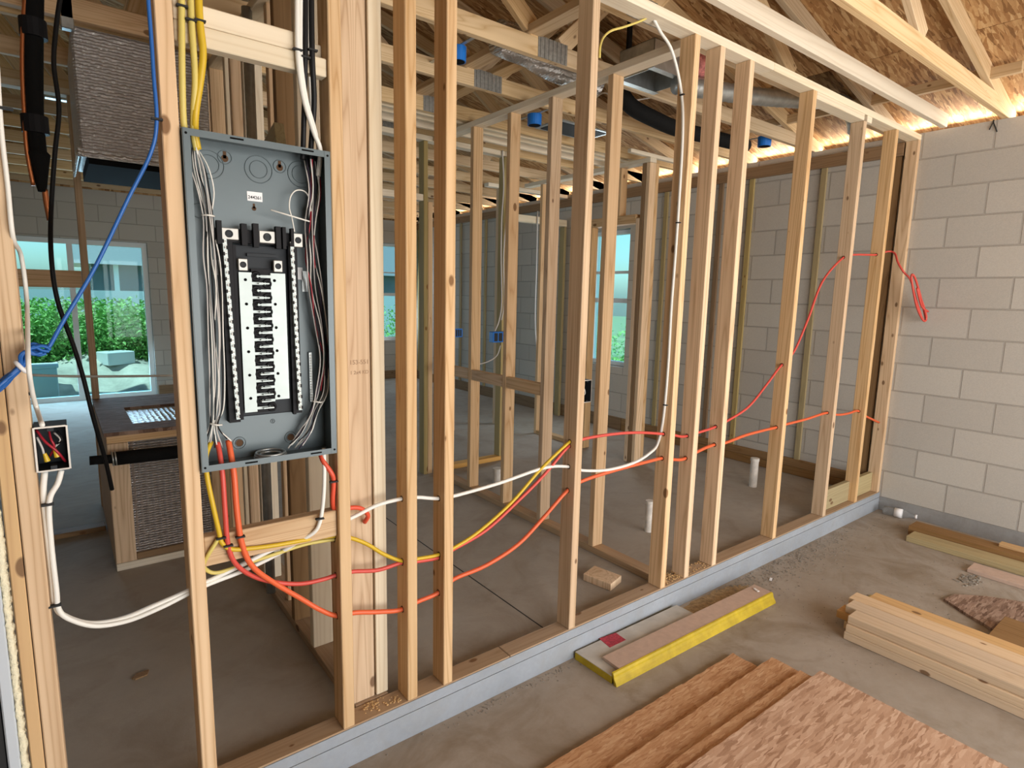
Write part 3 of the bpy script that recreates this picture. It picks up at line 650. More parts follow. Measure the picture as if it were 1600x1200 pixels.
# bottom hub rings and ground bar
bm = bmesh.new()
for r, zh in ((0.043, 0.005), (0.041, 0.011), (0.039, 0.017), (0.028, 0.012)): bm_torus(bm, (0.150, 0.035, PZ0+zh), (0, 0, 1), r, 0.0035, 32, 6)
from_bm('hub_knockout', bm, M['galv'], ep, smooth=True); disc('hub_opening', (0.150, 0.035, PZ0+0.002), 0.019, 'dark_hole', axis=(0, 0, 1))
gb = box('ground_bar', (0.281, 0.070, 1.125), (0.289, 0.080, 1.275), M['galv'], ep); bm = bmesh.new()
for i in range(18): bm_cyl(bm, (0.285, 0.070, 1.13+i*0.008), (0, -1, 0), 0.0028, 0.003, 8)
from_bm('terminal_screws', bm, M['lug'], gb)
bm = bmesh.new(); bm_torus(bm, (0.172, 0.0815, 1.075), (0, 1, 0), 0.006, 0.0006, 16, 5); bm_box(bm, (0.1715, 0.081, 1.07), (0.1725, 0.0818, 1.08)); bm_box(bm, (0.168, 0.081, 1.075), (0.176, 0.0818, 1.076)); from_bm('ground_symbol', bm, M['dark_plastic'], ep)

# wires inside the panel
def wire(pts, r, mat, lab, grp, cat='wire', name='wire', n=6, k=5):
    o = tube(name, pts, r, M[mat], None, n, k); return setp(o, lab, cat, grp, 'thing')
rnd = random.Random(3)
LW = [(-0.002,0.045,1.809),(0.006,0.045,1.763),(0.016,0.045,1.704),(0.022,0.045,1.633),(0.023,0.045,1.543),(0.025,0.045,1.46),(0.023,0.045,1.341),(0.02,0.045,1.22),(0.016,0.045,1.132),(0.007,0.045,1.088),(0.008,0.045,1.036)]
for i in range(10):
    m = ['greywire', 'black', 'white', 'greywire', 'black', 'white', 'greywire', 'greywire', 'black', 'white'][i]
    dx = (i-4.5)*0.0042; pts = []
    for j, p in enumerate(LW):
        s_ = 0.45 if j in (0, 3, 9) else (1.0 if j < 8 else 0.8)
        if j == 10: s_ = 2.0
        pts.append((p[0]+dx*s_+rnd.uniform(-.0025, .0025), p[1]+rnd.uniform(-.014, .014), p[2]+(rnd.uniform(-.02, .012) if j == 10 else 0)))
    wire(pts, 0.0019, m, ('black' if m == 'black' else 'white' if m == 'white' else 'grey') + ' wire running down the left side inside the panel', 'wires down the left side of the panel: '+m)
RW = [(0.295,0.04,1.824),(0.298,0.04,1.737),(0.288,0.04,1.648),(0.287,0.04,1.558),(0.297,0.04,1.466),(0.311,0.04,1.354),(0.317,0.04,1.258),(0.306,0.04,1.162),(0.283,0.04,1.096),(0.255,0.04,1.04),(0.223,0.04,0.988)]
for i in range(11):
    m = ['greywire', 'black', 'purplewire', 'white', 'redwire', 'greywire', 'black', 'purplewire', 'white', 'greywire', 'redwire'][i]
    dx = (i-5)*0.0040; pts = []
    for j, p in enumerate(RW):
        if m == 'redwire' and j > 7: continue
        s_ = 0.7 if j in (2, 3, 8) else 1.0
        pts.append((p[0]+dx*s_+rnd.uniform(-.002, .002)-(0.012 if m == 'redwire' and 2 < j < 6 else 0), p[1]+rnd.uniform(-.016, .016), p[2]+(rnd.uniform(0.0, .03) if j == 10 else 0)))
    wire(pts, 0.0019, m, {'greywire': 'grey', 'black': 'black', 'purplewire': 'dark purple', 'white': 'white', 'redwire': 'red'}[m] + ' wire running down the right side inside the panel', 'wires down the right side of the panel: '+m)
wire([(0.24,0.04,1.622),(0.234,0.04,1.66),(0.228,0.04,1.686),(0.232,0.04,1.716),(0.247,0.04,1.735),(0.269,0.04,1.737),(0.283,0.04,1.722),(0.289,0.04,1.683)], 0.0019, 'white', 'white wire looped over beside the right neutral lug in the panel', None)
TIE = [(0.172,0.02,1.673),(0.277,0.02,1.652),(0.003,0.03,1.644),(0.033,0.03,1.644),(-0.005,0.03,1.098),(0.025,0.03,1.091),(0.275,0.03,1.133),(0.306,0.03,1.128)]
o = tube('cable_tie', [TIE[0], TIE[1]], 0.0022, M['white'], None, 6, 1); setp(o, 'white cable tie with a long tail round the right wire bundle', 'cable tie')
for i, lab in ((2, 'small white cable tie round the upper left wire bundle'), (4, 'pale cable tie low on the left wire bundle in the panel'), (6, 'pale cable tie low on the right wire bundle in the panel')):
    o = tube('cable_tie', [TIE[i], tuple((a+b)/2 - (0.012 if k == 1 else 0) for k, (a, b) in enumerate(zip(TIE[i], TIE[i+1]))), TIE[i+1]], 0.0024, M['white'], None, 6, 4); setp(o, lab, 'cable tie')

# ------------------------------------------------------------------ cables
PATHS = []
def cable(name, pts, r, mat, lab, grp=None, n=8, k=6, r2=None):
    PATHS.append((pts, r))
    o = tube(name, pts, r, M[mat], None, n, k, r2); return setp(o, lab, 'cable', grp, 'thing')
cable('orange_cable', [(0.043,0.05,1.041),(0.044,0.03,1.001),(0.045,0.01,0.946),(0.046,0.003,0.846),(0.055,0.004,0.75),(0.082,0.012,0.672),(0.147,0.03,0.593),(0.223,0.04,0.517),(0.282,0.04,0.46),(0.337,0.04,0.421),(0.398,0.04,0.412),(0.477,0.04,0.388),(0.56,0.04,0.368),(0.63,0.04,0.377),(0.714,0.04,0.385),(0.779,0.04,0.418),(0.918,0.03,0.438),(1.072,0.03,0.484),(1.207,0.035,0.565),(1.332,0.04,0.648),(1.416,0.04,0.677),(1.617,0.035,0.693),(1.842,0.04,0.695),(1.96,0.04,0.695),(2.046,0.04,0.675),(2.134,0.04,0.665),(2.264,0.035,0.693),(2.383,0.04,0.702),(2.489,0.04,0.698),(2.678,0.035,0.717),(2.887,0.04,0.719),(3.008,0.04,0.72),(3.125,0.04,0.725),(3.377,0.04,0.729),(3.649,0.04,0.741),(3.803,0.04,0.711),(3.981,0.045,0.7),(4.12,0.04,0.705),(4.26,0.04,0.653),(4.516,0.04,0.576)], 0.0080, 'orange', 'bright orange cable, the lower of the two threaded through the whole stud row')
cable('red_cable', [(0.015,0.05,1.038),(0.016,0.03,1.006),(0.016,0.01,0.951),(0.016,0.003,0.853),(0.019,0.004,0.759),(0.037,0.012,0.694),(0.085,0.03,0.635),(0.15,0.04,0.592),(0.225,0.04,0.565),(0.294,0.04,0.559),(0.34,0.04,0.561),(0.394,0.04,0.557),(0.479,0.04,0.538),(0.568,0.04,0.54),(0.63,0.04,0.528),(0.716,0.04,0.52),(0.778,0.04,0.535),(0.919,0.034,0.578),(1.069,0.032,0.664),(1.201,0.036,0.744),(1.326,0.04,0.837),(1.406,0.04,0.862),(1.605,0.035,0.862),(1.778,0.035,0.846),(1.949,0.04,0.817),(2.034,0.04,0.8),(2.117,0.04,0.782),(2.233,0.04,0.787),(2.371,0.04,0.797),(2.497,0.04,0.82),(2.686,0.035,0.879),(2.876,0.04,0.997),(2.989,0.04,1.079),(3.136,0.04,1.162),(3.259,0.035,1.35),(3.397,0.035,1.582),(3.656,0.04,1.741),(3.825,0.04,1.767),(4.138,0.04,1.785),(4.295,0.03,1.816),(4.31,-0.01,1.802),(4.271,-0.05,1.738),(4.276,-0.09,1.673),(4.33,-0.12,1.619),(4.388,-0.15,1.482),(4.491,-0.165,1.359),(4.536,-0.17,1.359),(4.416,-0.16,1.517),(4.302,-0.15,1.639),(4.247,-0.15,1.633),(4.354,-0.165,1.447),(4.488,-0.175,1.346),(4.507,-0.18,1.386),(4.326,-0.165,1.567),(4.417,-0.175,1.448),(4.52,-0.185,1.409)], 0.0068, 'redcable', 'coral red cable climbing through the studs to a hanging coil by the block wall')
cable('yellow_cable', [(-0,0.05,1.043),(-0.018,0.03,1.011),(-0.022,0.01,0.958),(-0.013,0.003,0.877),(-0.002,0.004,0.801),(0.004,0.004,0.766),(0.028,0.006,0.741),(0.075,0.008,0.73),(0.145,0.008,0.722),(0.242,0.02,0.711),(0.343,0.04,0.692),(0.396,0.04,0.669),(0.446,0.04,0.636),(0.502,0.04,0.588),(0.572,0.038,0.545),(0.628,0.036,0.54),(0.708,0.036,0.533),(0.775,0.035,0.543),(0.886,0.03,0.584),(1.034,0.028,0.667),(1.179,0.032,0.773),(1.331,0.038,0.859),(1.365,0.04,0.864)], 0.0066, 'yellow', 'yellow cable curving from the panel across to the fourth stud right of it')
cable('yellow_cable', [(-0.001,0.006,0.785),(-0.013,0.006,0.766),(-0.03,0.008,0.74),(-0.04,0.02,0.712),(-0.033,0.04,0.684),(-0.007,0.045,0.665),(0.052,0.05,0.666),(0.155,0.05,0.676),(0.251,0.05,0.684),(0.345,0.045,0.679)], 0.0056, 'paleyellow', 'pale yellow cable looping below the block under the panel')
for i, dx in enumerate((0, 7)):
    cable('white_cable', [(-0.36,0.03,1.023),(-0.366,0.025,0.975),(-0.366,0.02,0.898),(-0.365,0.02,0.769),(-0.364,0.02,0.695),(-0.35,0.02,0.662),(-0.302,0.03,0.62),(-0.235,0.035,0.607),(-0.156,0.035,0.621),(-0.086,0.04,0.633),(-0.029,0.045,0.646),(0.065,0.05,0.668),(0.156,0.05,0.694),(0.25,0.045,0.711),(0.344,0.04,0.732),(0.397,0.04,0.742),(0.479,0.035,0.767),(0.575,0.04,0.769),(0.631,0.04,0.762),(0.71,0.04,0.742),(0.776,0.04,0.738),(0.975,0.035,0.751),(1.199,0.035,0.774),(1.338,0.04,0.755),(1.421,0.04,0.725),(1.575,0.035,0.703),(1.739,0.03,0.71),(1.849,0.03,0.739),(1.945,0.06,0.769),(1.948,0.039,0.905),(1.948,0.031,1.151),(1.948,0.033,1.42),(1.948,0.029,1.652),(1.948,0.027,1.933),(1.948,0.031,2.207),(1.945,0.052,2.371),(1.841,0.03,2.497),(1.772,0.04,2.557),(1.716,0.045,2.607)], 0.0066, 'white', 'white cable from the wall box along the studs, then up to the top plate') if i == 0 else \
    cable('white_cable', [(-0.329,0.03,1.022),(-0.338,0.025,0.993),(-0.357,0.012,0.954),(-0.361,0.015,0.851),(-0.36,0.012,0.738),(-0.359,0.012,0.685),(-0.339,0.012,0.652),(-0.29,0.022,0.613),(-0.222,0.028,0.601),(-0.15,0.028,0.613),(-0.087,0.035,0.627),(-0.03,0.04,0.639),(0.067,0.06,0.644),(0.158,0.06,0.667),(0.216,0.03,0.706),(0.259,0.01,0.733),(0.277,0.004,0.766),(0.289,0.004,0.834),(0.297,0.012,0.911),(0.304,0.03,0.986)], 0.0062, 'white', 'white cable from the wall box sagging past the stud and up into the panel')
cable('orange_cable', [(0.295,0.04,0.975),(0.297,0.02,0.949),(0.317,0.01,0.912),(0.325,0.012,0.882),(0.324,0.02,0.812),(0.341,0.035,0.779),(0.398,0.04,0.774),(0.432,0.045,0.759),(0.456,0.06,0.727),(0.455,0.085,0.697)], 0.0075, 'redorange', 'short red-orange cable looping through the stud right of the panel')
# cables entering the panel from above
for i, (pts, m, r, lab) in enumerate((
  ([(-0.016,0,2.219),(-0.023,-0.002,2.077),(-0.028,0,1.962),(-0.028,0.015,1.862),(-0.02,0.03,1.834)], 'paleyellow', 0.0075, 'pale yellow cable dropping into the panel, left of the pair'),
  ([(0.002,0,2.225),(-0.001,-0.002,2.083),(0,0,1.968),(-0.005,0.01,1.896),(-0.005,0.03,1.842),(0.001,0.04,1.804)], 'paleyellow', 0.0075, 'pale yellow cable dropping into the panel, between its neighbours'),
  ([(0.017,-0.004,2.229),(0.016,-0.006,2.101),(0.02,-0.004,2.03),(0.013,0,1.971),(-0.001,0.01,1.889),(-0.001,0.03,1.843),(0.005,0.04,1.807)], 'yellow', 0.0085, 'deep yellow cable dropping into the panel, right of the pale ones'),
  ([(0.258,0,2.31),(0.252,-0.002,2.183),(0.251,-0.002,2.073),(0.264,0.005,1.981),(0.295,0.02,1.898),(0.316,0.03,1.852),(0.312,0.04,1.783)], 'white', 0.0072, 'white cable dropping into the right of the panel, outer one'),
  ([(0.27,0.006,2.316),(0.261,0,2.155),(0.26,0,2.059),(0.276,0.01,1.968),(0.306,0.03,1.893),(0.317,0.045,1.846)], 'white', 0.0052, 'white cable dropping into the right of the panel, inner one'),
  ([(0.282,0.01,2.321),(0.276,0.004,2.192),(0.272,0.004,2.08),(0.273,0.02,1.986),(0.273,0.04,1.881),(0.271,0.045,1.822)], 'black', 0.0072, 'black cable entering the panel top beside the white pair, left one'),
  ([(0.297,0.006,2.325),(0.292,0.002,2.196),(0.29,0,2.083),(0.299,0.02,1.975),(0.298,0.045,1.886),(0.292,0.05,1.808)], 'black', 0.0075, 'black cable entering the panel top near the post, right one'),
  ([(0.297,0.03,2.334),(0.292,0.03,2.141),(0.294,0.04,2.054),(0.301,0.055,1.915)], 'white', 0.004, 'thin white cable between the two black cables above the panel'))):
    cable('black_cable' if m == 'black' else 'white_cable' if m == 'white' else 'yellow_cable', pts, r, m, lab)
cable('yellow_cable', [(1.71,0.05,2.602),(1.665,0.06,2.575),(1.572,0.06,2.528),(1.49,0.05,2.489),(1.429,0.03,2.443),(1.383,0,2.391),(1.378,-0.004,2.348)], 0.0045, 'paleyellow', 'thin yellow cable curving from the top plate down to a stud')
# thin far cables
W24 = [(2.682,2.37,2.629),(2.702,2.37,2.354),(2.688,2.37,2.096),(2.689,2.37,1.782),(2.705,2.37,1.41),(2.674,2.36,1.247),(2.629,2.36,1.15)]
cable('white_cable', W24, 0.006, 'greywire', 'white cable dropping to the blue box in the back room, left of two')
cable('white_cable', [(p[0]+0.03+(0.012 if i < 3 else -0.014), p[1]-0.012, p[2]) for i, p in enumerate(W24[:-1])], 0.006, 'greywire', 'white cable dropping to the blue box in the back room, right of two')
cable('white_cable', [(2.693,2.36,1.028),(2.654,2.36,0.942),(2.547,2.36,0.892),(2.385,2.36,0.868)], 0.005, 'greywire', 'white cable tail curving out below the blue wall box')
cable('white_cable', [(4.075,3.571,2.402),(4.08,3.571,1.764),(4.082,3.571,1.18),(4.128,3.571,0.731),(4.154,3.571,0.27)], 0.008, 'greywire', 'grey cable hanging against the far block wall')
cable('white_cable', [(2.608,1.25,2.756),(2.695,1.25,2.806),(2.821,1.25,2.784),(2.982,1.25,2.817),(3.183,1.25,2.88)], 0.005, 'white', 'thin white cable strung along the house truss chord')
cable('white_cable', [(-0.462,2.9,0.913),(-0.27,2.9,0.893),(-0.036,2.9,0.877),(0.3,2.9,0.859)], 0.008, 'white', 'thin white line stretched across in front of the sliding door')
cable('white_cable', [(-0.37,-0.006,1.913),(-0.374,-0.006,1.781),(-0.373,-0.004,1.665),(-0.373,-0,1.559),(-0.366,0.116,1.523),(-0.364,0.126,1.42),(-0.364,-0.121,1.307),(-0.364,-0.092,1.235),(-0.36,-0.05,1.186),(-0.35,-0.197,1.178)], 0.0048, 'white', 'white cable running down the left stud into the wall box')
cable('black_cable', [(-0.204,1.4,2.592),(-0.227,1.4,2.469),(-0.246,1.4,2.323),(-0.242,1.4,2.156),(-0.268,1.4,1.981),(-0.297,1.4,1.754),(-0.31,1.3,1.571),(-0.303,1.3,1.396),(-0.265,1.3,1.215),(-0.242,1.3,1.082),(-0.221,1.3,0.917),(-0.188,1.35,0.705),(-0.171,1.4,0.557)], 0.0085, 'black', 'long thin black cable hanging past the foil duct to the platform')
cable('blue_cable', [(-0.09,-0.004,2.14),(-0.088,0,2.032),(-0.088,0,1.948),(-0.088,0,1.848),(-0.104,0.01,1.774),(-0.154,0.03,1.667),(-0.229,0.02,1.505),(-0.298,0,1.38),(-0.328,-0.015,1.323),(-0.342,-0.02,1.307)], 0.0045, 'blue', 'bright blue network cable sagging from the stud to the tied coil')

# staples
STP = [(-0.021,-0.003,2.119),(-0.003,-0.003,2.093),(0.016,-0.006,2.096),(0.248,-0.004,2.09),(0.271,-0,2.078),(0.29,-0.002,2.1),(0.001,0,0.783),(0.018,0,0.757),(0.05,0,0.775),(0.274,0,0.778),(0.322,0.006,0.884),(1.943,0.042,2.347),(1.943,0.019,1.798),(1.943,0.028,0.96),(-0.365,0.008,0.7),(-0.36,0.008,0.951),(-0.367,0.015,1.213),(-0.088,-0.004,1.852),(-0.363,-0.01,1.82)]
for i, p in enumerate(STP):
    lab = ['black staple', 'dark staple'][0]
    where = 'over the yellow cables above the panel' if i < 3 else 'over the cables right above the panel' if i < 6 else 'holding cables on the block under the panel' if i < 11 else 'holding the white cable on the tall stud' if i < 14 else 'holding the white cables on the left stud' if i < 17 else 'on the blue cable' if i == 17 else 'on the cable of the far left stud'
    bm = bmesh.new(); q = Vector(p)
    if 11 <= i < 14 or i == 16: bm_box(bm, q+Vector((-0.007, -0.011, -0.0022)), q+Vector((0.004, 0.011, 0.0022)))
    else: bm_box(bm, q+Vector((-0.012, -0.0095, -0.0022)), q+Vector((0.012, 0.004, 0.0022)))
    o = from_bm('cable_staple', bm, M['ink']); setp(o, 'small black cable staple ' + where, 'staple', 'cable staples ' + where, 'thing')

# dark discs standing in for drilled holes where the cables pass the studs
for pts, r in PATHS[:6]:
    sp_path = smooth_path(pts, 6)
    for k_, x in list(studX.items()) + [('K', 3.6536)]:
        if k_ == 'B': continue
        for a, b in zip(sp_path, sp_path[1:]):
            if a.x <= x < b.x and -0.0 < a.y < SD:
                p = a.lerp(b, (x-a.x)/(b.x-a.x)); bm = bmesh.new(); bm_cyl(bm, (x, p.y, p.z), (-1, 0, 0), r+0.0042, 0.0006, 14); from_bm('drilled_hole', bm, M['brown_hole'], fw)

# ------------------------------------------------------------------ wall boxes
def wall_box(c, w_, h_, d, axis_y, label, rim='pvc', wires=True, M_=None):
    t_ = thing('junction_box', (c[0], c[1]+d, c[2]), label, 'electrical box')
    bm = bmesh.new(); e = 0.003; x0, x1, z0, z1, y0, y1 = c[0]-w_/2, c[0]+w_/2, c[2]-h_/2, c[2]+h_/2, c[1], c[1]+d
    bm_box(bm, (x0, y1-e, z0), (x1, y1, z1)); bm_box(bm, (x0, y0, z0), (x0+e, y1-e, z1)); bm_box(bm, (x1-e, y0, z0), (x1, y1-e, z1)); bm_box(bm, (x0+e, y0, z0), (x1-e, y1-e, z0+e)); bm_box(bm, (x0+e, y0, z1-e), (x1-e, y1-e, z1))
    for z in (z0+e, z1-e-0.008): bm_box(bm, (c[0]-0.006, y0, z), (c[0]+0.006, y0+0.02, z+0.008))
    from_bm('shell', bm, M['dark_plastic' if rim == 'pvc' else rim], t_)
    bm = bmesh.new(); f = 0.0028
    bm_box(bm, (x0-0.001, y0-0.002, z0), (x0+f, y0, z1)); bm_box(bm, (x1-f, y0-0.002, z0), (x1+0.001, y0, z1)); bm_box(bm, (x0+f, y0-0.002, z0-0.001), (x1-f, y0, z0+f)); bm_box(bm, (x0+f, y0-0.002, z1-f), (x1-f, y0, z1+0.001))
    from_bm('rim', bm, M[rim], t_)
    return t_
jb = wall_box((-0.3415, -0.004, 1.085), 0.062, 0.104, 0.075, True, 'open wall box full of wires on the left stud')
jx = -0.3415
for i, (m, r, pts) in enumerate((('redwire', 0.003, [(jx-0.026, 0.03, 1.125), (jx-0.012, 0.012, 1.10), (jx+0.008, 0.006, 1.075), (jx+0.022, 0.02, 1.045)]), ('redwire', 0.0025, [(jx-0.005, 0.04, 1.13), (jx-0.001, 0.012, 1.105), (jx+0.004, 0.012, 1.085), (jx-0.006, 0.03, 1.06)]),
    ('greywire', 0.0025, [(jx-0.026, 0.02, 1.11), (jx-0.018, 0.01, 1.085), (jx-0.016, 0.015, 1.065)]), ('black', 0.0025, [(jx+0.012, 0.02, 1.12), (jx+0.02, 0.012, 1.10), (jx+0.01, 0.02, 1.09)]), ('white', 0.0025, [(jx+0.006, 0.03, 1.115), (jx+0.017, 0.014, 1.10), (jx+0.004, 0.03, 1.08)]))):
    wire(pts, r, m, {'redwire': 'dark red', 'greywire': 'grey', 'black': 'black', 'white': 'white'}[m]+' wire folded inside the wall box on the left stud', 'wires in the left wall box: '+m)
for i, (x, z) in enumerate(((jx-0.015, 1.062), (jx+0.004, 1.070))):
    bm = bmesh.new(); bm_cyl(bm, (x, 0.012, z+0.010), (0.2, 0.1, -1), 0.0035, 0.020, 12, 0.006); o = from_bm('wire_connector', bm, M['yellow'], smooth=False); setp(o, ['yellow twist connector in the left wall box, larger front one', 'yellow twist connector in the left wall box, half hidden rear one'][i], 'wire connector', None, 'thing')
jb2 = wall_box((2.004, 0.610, 0.938), 0.062, 0.125, 0.06, True, 'dark open switch box with pale rim on the first bathroom wall stud')
wire([(1.985, 0.64, 0.98), (1.99, 0.62, 0.95), (2.0, 0.625, 0.92), (1.99, 0.65, 0.90)], 0.003, 'white', 'white wire end inside the dark switch box on the bathroom wall', None)
# blue boxes
def blue_ceiling_box(c, lab, r=0.048):
    t_ = thing('ceiling_box', c, lab, 'electrical box', 'blue ceiling boxes'); bm = bmesh.new()
    bm_cyl(bm, (c[0], c[1], c[2]), (0, 0, 1), r, 0.07, 20, r*1.04); from_bm('shell', bm, M['bluebox'], t_, smooth=False)
    bm = bmesh.new(); bm_cyl(bm, (c[0], c[1], c[2]-0.0005), (0, 0, -1), r*0.86, 0.001, 20); from_bm('opening', bm, M['dark_hole'], t_)
    lo_ = max([y_+ST for y_ in ys if y_+ST <= c[1]]); hi_ = min([y_ for y_ in ys if y_ > c[1]])
    box('bar_hanger', (c[0]-0.010, lo_, c[2]+0.071), (c[0]+0.010, hi_, c[2]+0.075), M['galv'], t_)
B = [(2.399,1.62,2.62),(1.41,1.039,2.62),(4.055,0.876,2.62)]
blue_ceiling_box((B[0][0], B[0][1], 2.62), 'round blue ceiling box above the bathroom stud wall'); blue_ceiling_box((B[1][0], B[1][1], 2.63), 'round blue ceiling box half hidden beside a garage wall stud', 0.04); blue_ceiling_box((B[2][0], B[2][1], 2.62), 'blue ceiling box near the block wall under the truss')
def blue_gang(c, w_, lab):
    t_ = thing('gang_box', c, lab, 'electrical box', 'blue wall boxes'); box('shell', (c[0]-w_/2, c[1], c[2]-0.045), (c[0]+w_/2, c[1]+0.06, c[2]+0.045), M['bluebox'], t_, 0.004)
    for i in range(3): box('bay', (c[0]-w_/2+0.012+i*(w_-0.02)/3, c[1]-0.001, c[2]-0.035), (c[0]-w_/2+0.012+(i+0.8)*(w_-0.02)/3, c[1]+0.001, c[2]+0.035), M['dark_plastic'], t_)
G = [(2.644,2.38,1.105),(2.734,3,1.097)]
blue_gang((G[0][0]+0.02, 2.38-0.06, G[0][2]), 0.16, 'blue gang box on the stud where the white cables drop'); blue_gang((3.054, 3.595, 1.05), 0.10, 'blue box seen far back behind the first bathroom studs')
# tied coil of blue cable on the left stud
ct = thing('cable_coil', (-0.40, -0.03, 1.27), 'folded bundle of blue cable tied with a white clip at the left stud', 'cable coil')
rr = random.Random(5); bm = bmesh.new()
CB = [(-0.335,-0.03,1.313),(-0.348,-0.03,1.317),(-0.361,-0.03,1.319),(-0.371,-0.03,1.309),(-0.376,-0.03,1.29),(-0.389,-0.03,1.271),(-0.409,-0.03,1.251),(-0.432,-0.03,1.229)]
for i in range(9):
    o_ = Vector((rr.uniform(-.009, .009), rr.uniform(-.014, .014), rr.uniform(-.011, .011)))
    bm_tube(bm, [Vector(p)+o_*(1.0 if j not in (4, 5) else 0.6)+Vector((0, 0, rr.uniform(-.004, .004))) for j, p in enumerate(CB)], 0.0036, 6, 4)
bmesh.ops.recalc_face_normals(bm, faces=bm.faces); from_bm('cable_strands', bm, M['blue'], ct, smooth=True)
CC = [(-0.385,-0.03,1.287),(-0.376,-0.03,1.273)]; mid = (Vector(CC[0])+Vector(CC[1]))/2
bm = bmesh.new(); bm_torus(bm, mid, (0.8, 0, 0.55), 0.0135, 0.0045, 18, 8); from_bm('tie_clip', bm, M['paper'], ct, smooth=True)

# ------------------------------------------------------------------ air handler closet things
pf = thing('return_platform', (0.13, 2.35, 0.0), 'low wooden air return box with foil lining behind the panel stud', 'platform')
X0, X1, Y0, Y1, ZT = -0.16, 0.395, 1.80, 2.92, 0.735
plank('post', (X0, Y0, 0.04), (X0+0.09, Y0+0.038, ZT-0.06), M['pine'], pf, 2); plank('post', (X1-0.09, Y0, 0.04), (X1, Y0+0.038, ZT-0.06), M['pine'], pf, 2)
plank('rail', (X0, Y0, 0.0), (X1, Y0+0.038, 0.038), M['pale'], pf, 0); plank('rail', (X0, Y0, ZT-0.058), (X1, Y0+0.038, ZT-0.02), M['pine'], pf, 0)
plank('rail', (X0+0.091, Y0+0.004, 0.04), (X1-0.091, Y0+0.04, 0.075), M['treated'], pf, 0)
plank('post', (X0, Y1-0.04, 0.0), (X0+0.038, Y1, ZT-0.02), M['pine'], pf, 2); plank('post', (X0, Y0+0.038, 0.0), (X0+0.02, Y1-0.041, ZT-0.02), M['pine'], pf, 2)
box('foil_liner', (X0+0.091, Y0+0.022, 0.076), (X1-0.091, Y0+0.03, ZT-0.06), M['bubble'], pf)
bm = bmesh.new(); hx0, hx1, hy0, hy1 = X0+0.13, X1-0.08, Y0+0.17, Y1-0.42
for lo, hi in (((X0-0.01, Y0-0.01), (X1+0.01, hy0)), ((X0-0.01, hy1), (X1+0.01, Y1)), ((X0-0.01, hy0), (hx0, hy1)), ((hx1, hy0), (X1+0.01, hy1))): bm_box(bm, (*lo, ZT-0.019), (*hi, ZT))
from_bm('top_board', bm, M['osb_dark'], pf)
box('foil_inset', (hx0, hy0, ZT-0.03), (hx1, hy1, ZT-0.012), M['bubble'], pf)
# insulated pipe with clamp along the platform front
ip = thing('insulated_pipe', (0.0, 1.74, 0.60), 'black foam insulated pipe clamped across the platform front', 'pipe')
tube('foam_sleeve', [(-0.138,1.74,0.613),(0.003,1.74,0.611),(0.207,1.74,0.605),(0.299,1.74,0.606)], 0.034, M['insul'], ip, 14, 2)
tube('pipe_end', [(-0.236,1.74,0.619),(-0.185,1.74,0.617),(-0.138,1.74,0.613)], 0.022, M['insul'], ip, 14, 2)
CL = [(-0.143,1.74,0.614)][0]; bm = bmesh.new()
for k in (0, 0.012): bm_torus(bm, Vector(CL)+Vector((k, 0, 0)), (1, 0, 0.05), 0.034, 0.004, 22, 6)
from_bm('clamp', bm, M['galv'], ip, smooth=True)
# hanging foil plenum
pl = thing('supply_plenum', (0.15, 2.2, 2.06), 'large foil-faced duct box hanging beside the air handler closet', 'duct')
box('foil_wrap', (-0.165, 1.86, 2.085), (0.40, 2.50, 2.641), M['foil'], pl, 0.01)
box('opening', (-0.135, 1.872, 2.035), (0.37, 2.5, 2.086), M['dark_hole'], pl)
bm = bmesh.new(); bm_box(bm, (-0.178, 1.848, 2.06), (0.41, 1.859, 2.10)); bm_box(bm, (-0.178, 1.86, 2.06), (-0.166, 2.55, 2.10)); bevel(bm, 0.004); from_bm('foil_flange', bm, M['flex'], pl)
box('metal_strap', (-0.20, 1.80, 2.60), (-0.15, 1.846, 2.80), M['galv'], pl, 0.004)
o = plank('ceiling_joist', (-0.6, 1.80, 2.645), (0.40, 1.845, 2.74), M['pine'], None, 0); setp(o, 'pine joist against the top of the foil duct box', 'joist', None, 'thing')
# insulated refrigerant lines
ls = thing('line_set', (-0.29, 1.6, 1.7), 'thick black insulated refrigerant line with copper ends hanging at left', 'pipe')
tube('foam_sleeve', [(-0.287,1.6,2.662),(-0.303,1.6,2.464),(-0.316,1.6,2.287),(-0.324,1.6,2.134),(-0.323,1.6,2.032),(-0.321,1.6,1.949),(-0.32,1.6,1.85)], 0.03, M['insul'], ls, 14, 6, None, lambda t: 0.036-0.006*t if t < .7 else 0.045-0.03*(t-.7)/.3)
tube('copper_line', [(-0.31,1.58,2.648),(-0.332,1.58,2.498),(-0.348,1.58,2.324),(-0.355,1.58,2.149),(-0.358,1.58,2.01),(-0.348,1.58,1.87)], 0.008, M['copper'], ls, 10)
tube('copper_stub', [(-0.311,1.6,1.861),(-0.309,1.6,1.803),(-0.303,1.6,1.732)], 0.011, M['copper'], ls, 10)
for p in [(-0.3,1.6,2.501),(-0.323,1.6,2.121)]: bm = bmesh.new(); bm_cyl(bm, Vector(p)-Vector((0, 0, 0.035)), (0, 0, 1), 0.047, 0.07, 16); from_bm('tape_band', bm, M['black_plastic'], ls)
dm = thing('duct_collar', (-0.3, 3.6, 2.3), 'small bright metal duct collar beyond the black lines', 'duct collar')
DC = [(-0.27,3.4,2.79),(-0.133,3.4,2.669)]
box('collar_frame', (DC[0][0], 3.4, DC[1][2]), (DC[1][0], 3.46, DC[0][2]), M['galv'], dm, 0.004); box('opening', (DC[0][0]+0.08, 3.398, DC[1][2]+0.03), (DC[1][0]-0.02, 3.4015, DC[0][2]-0.02), M['dark_hole'], dm)
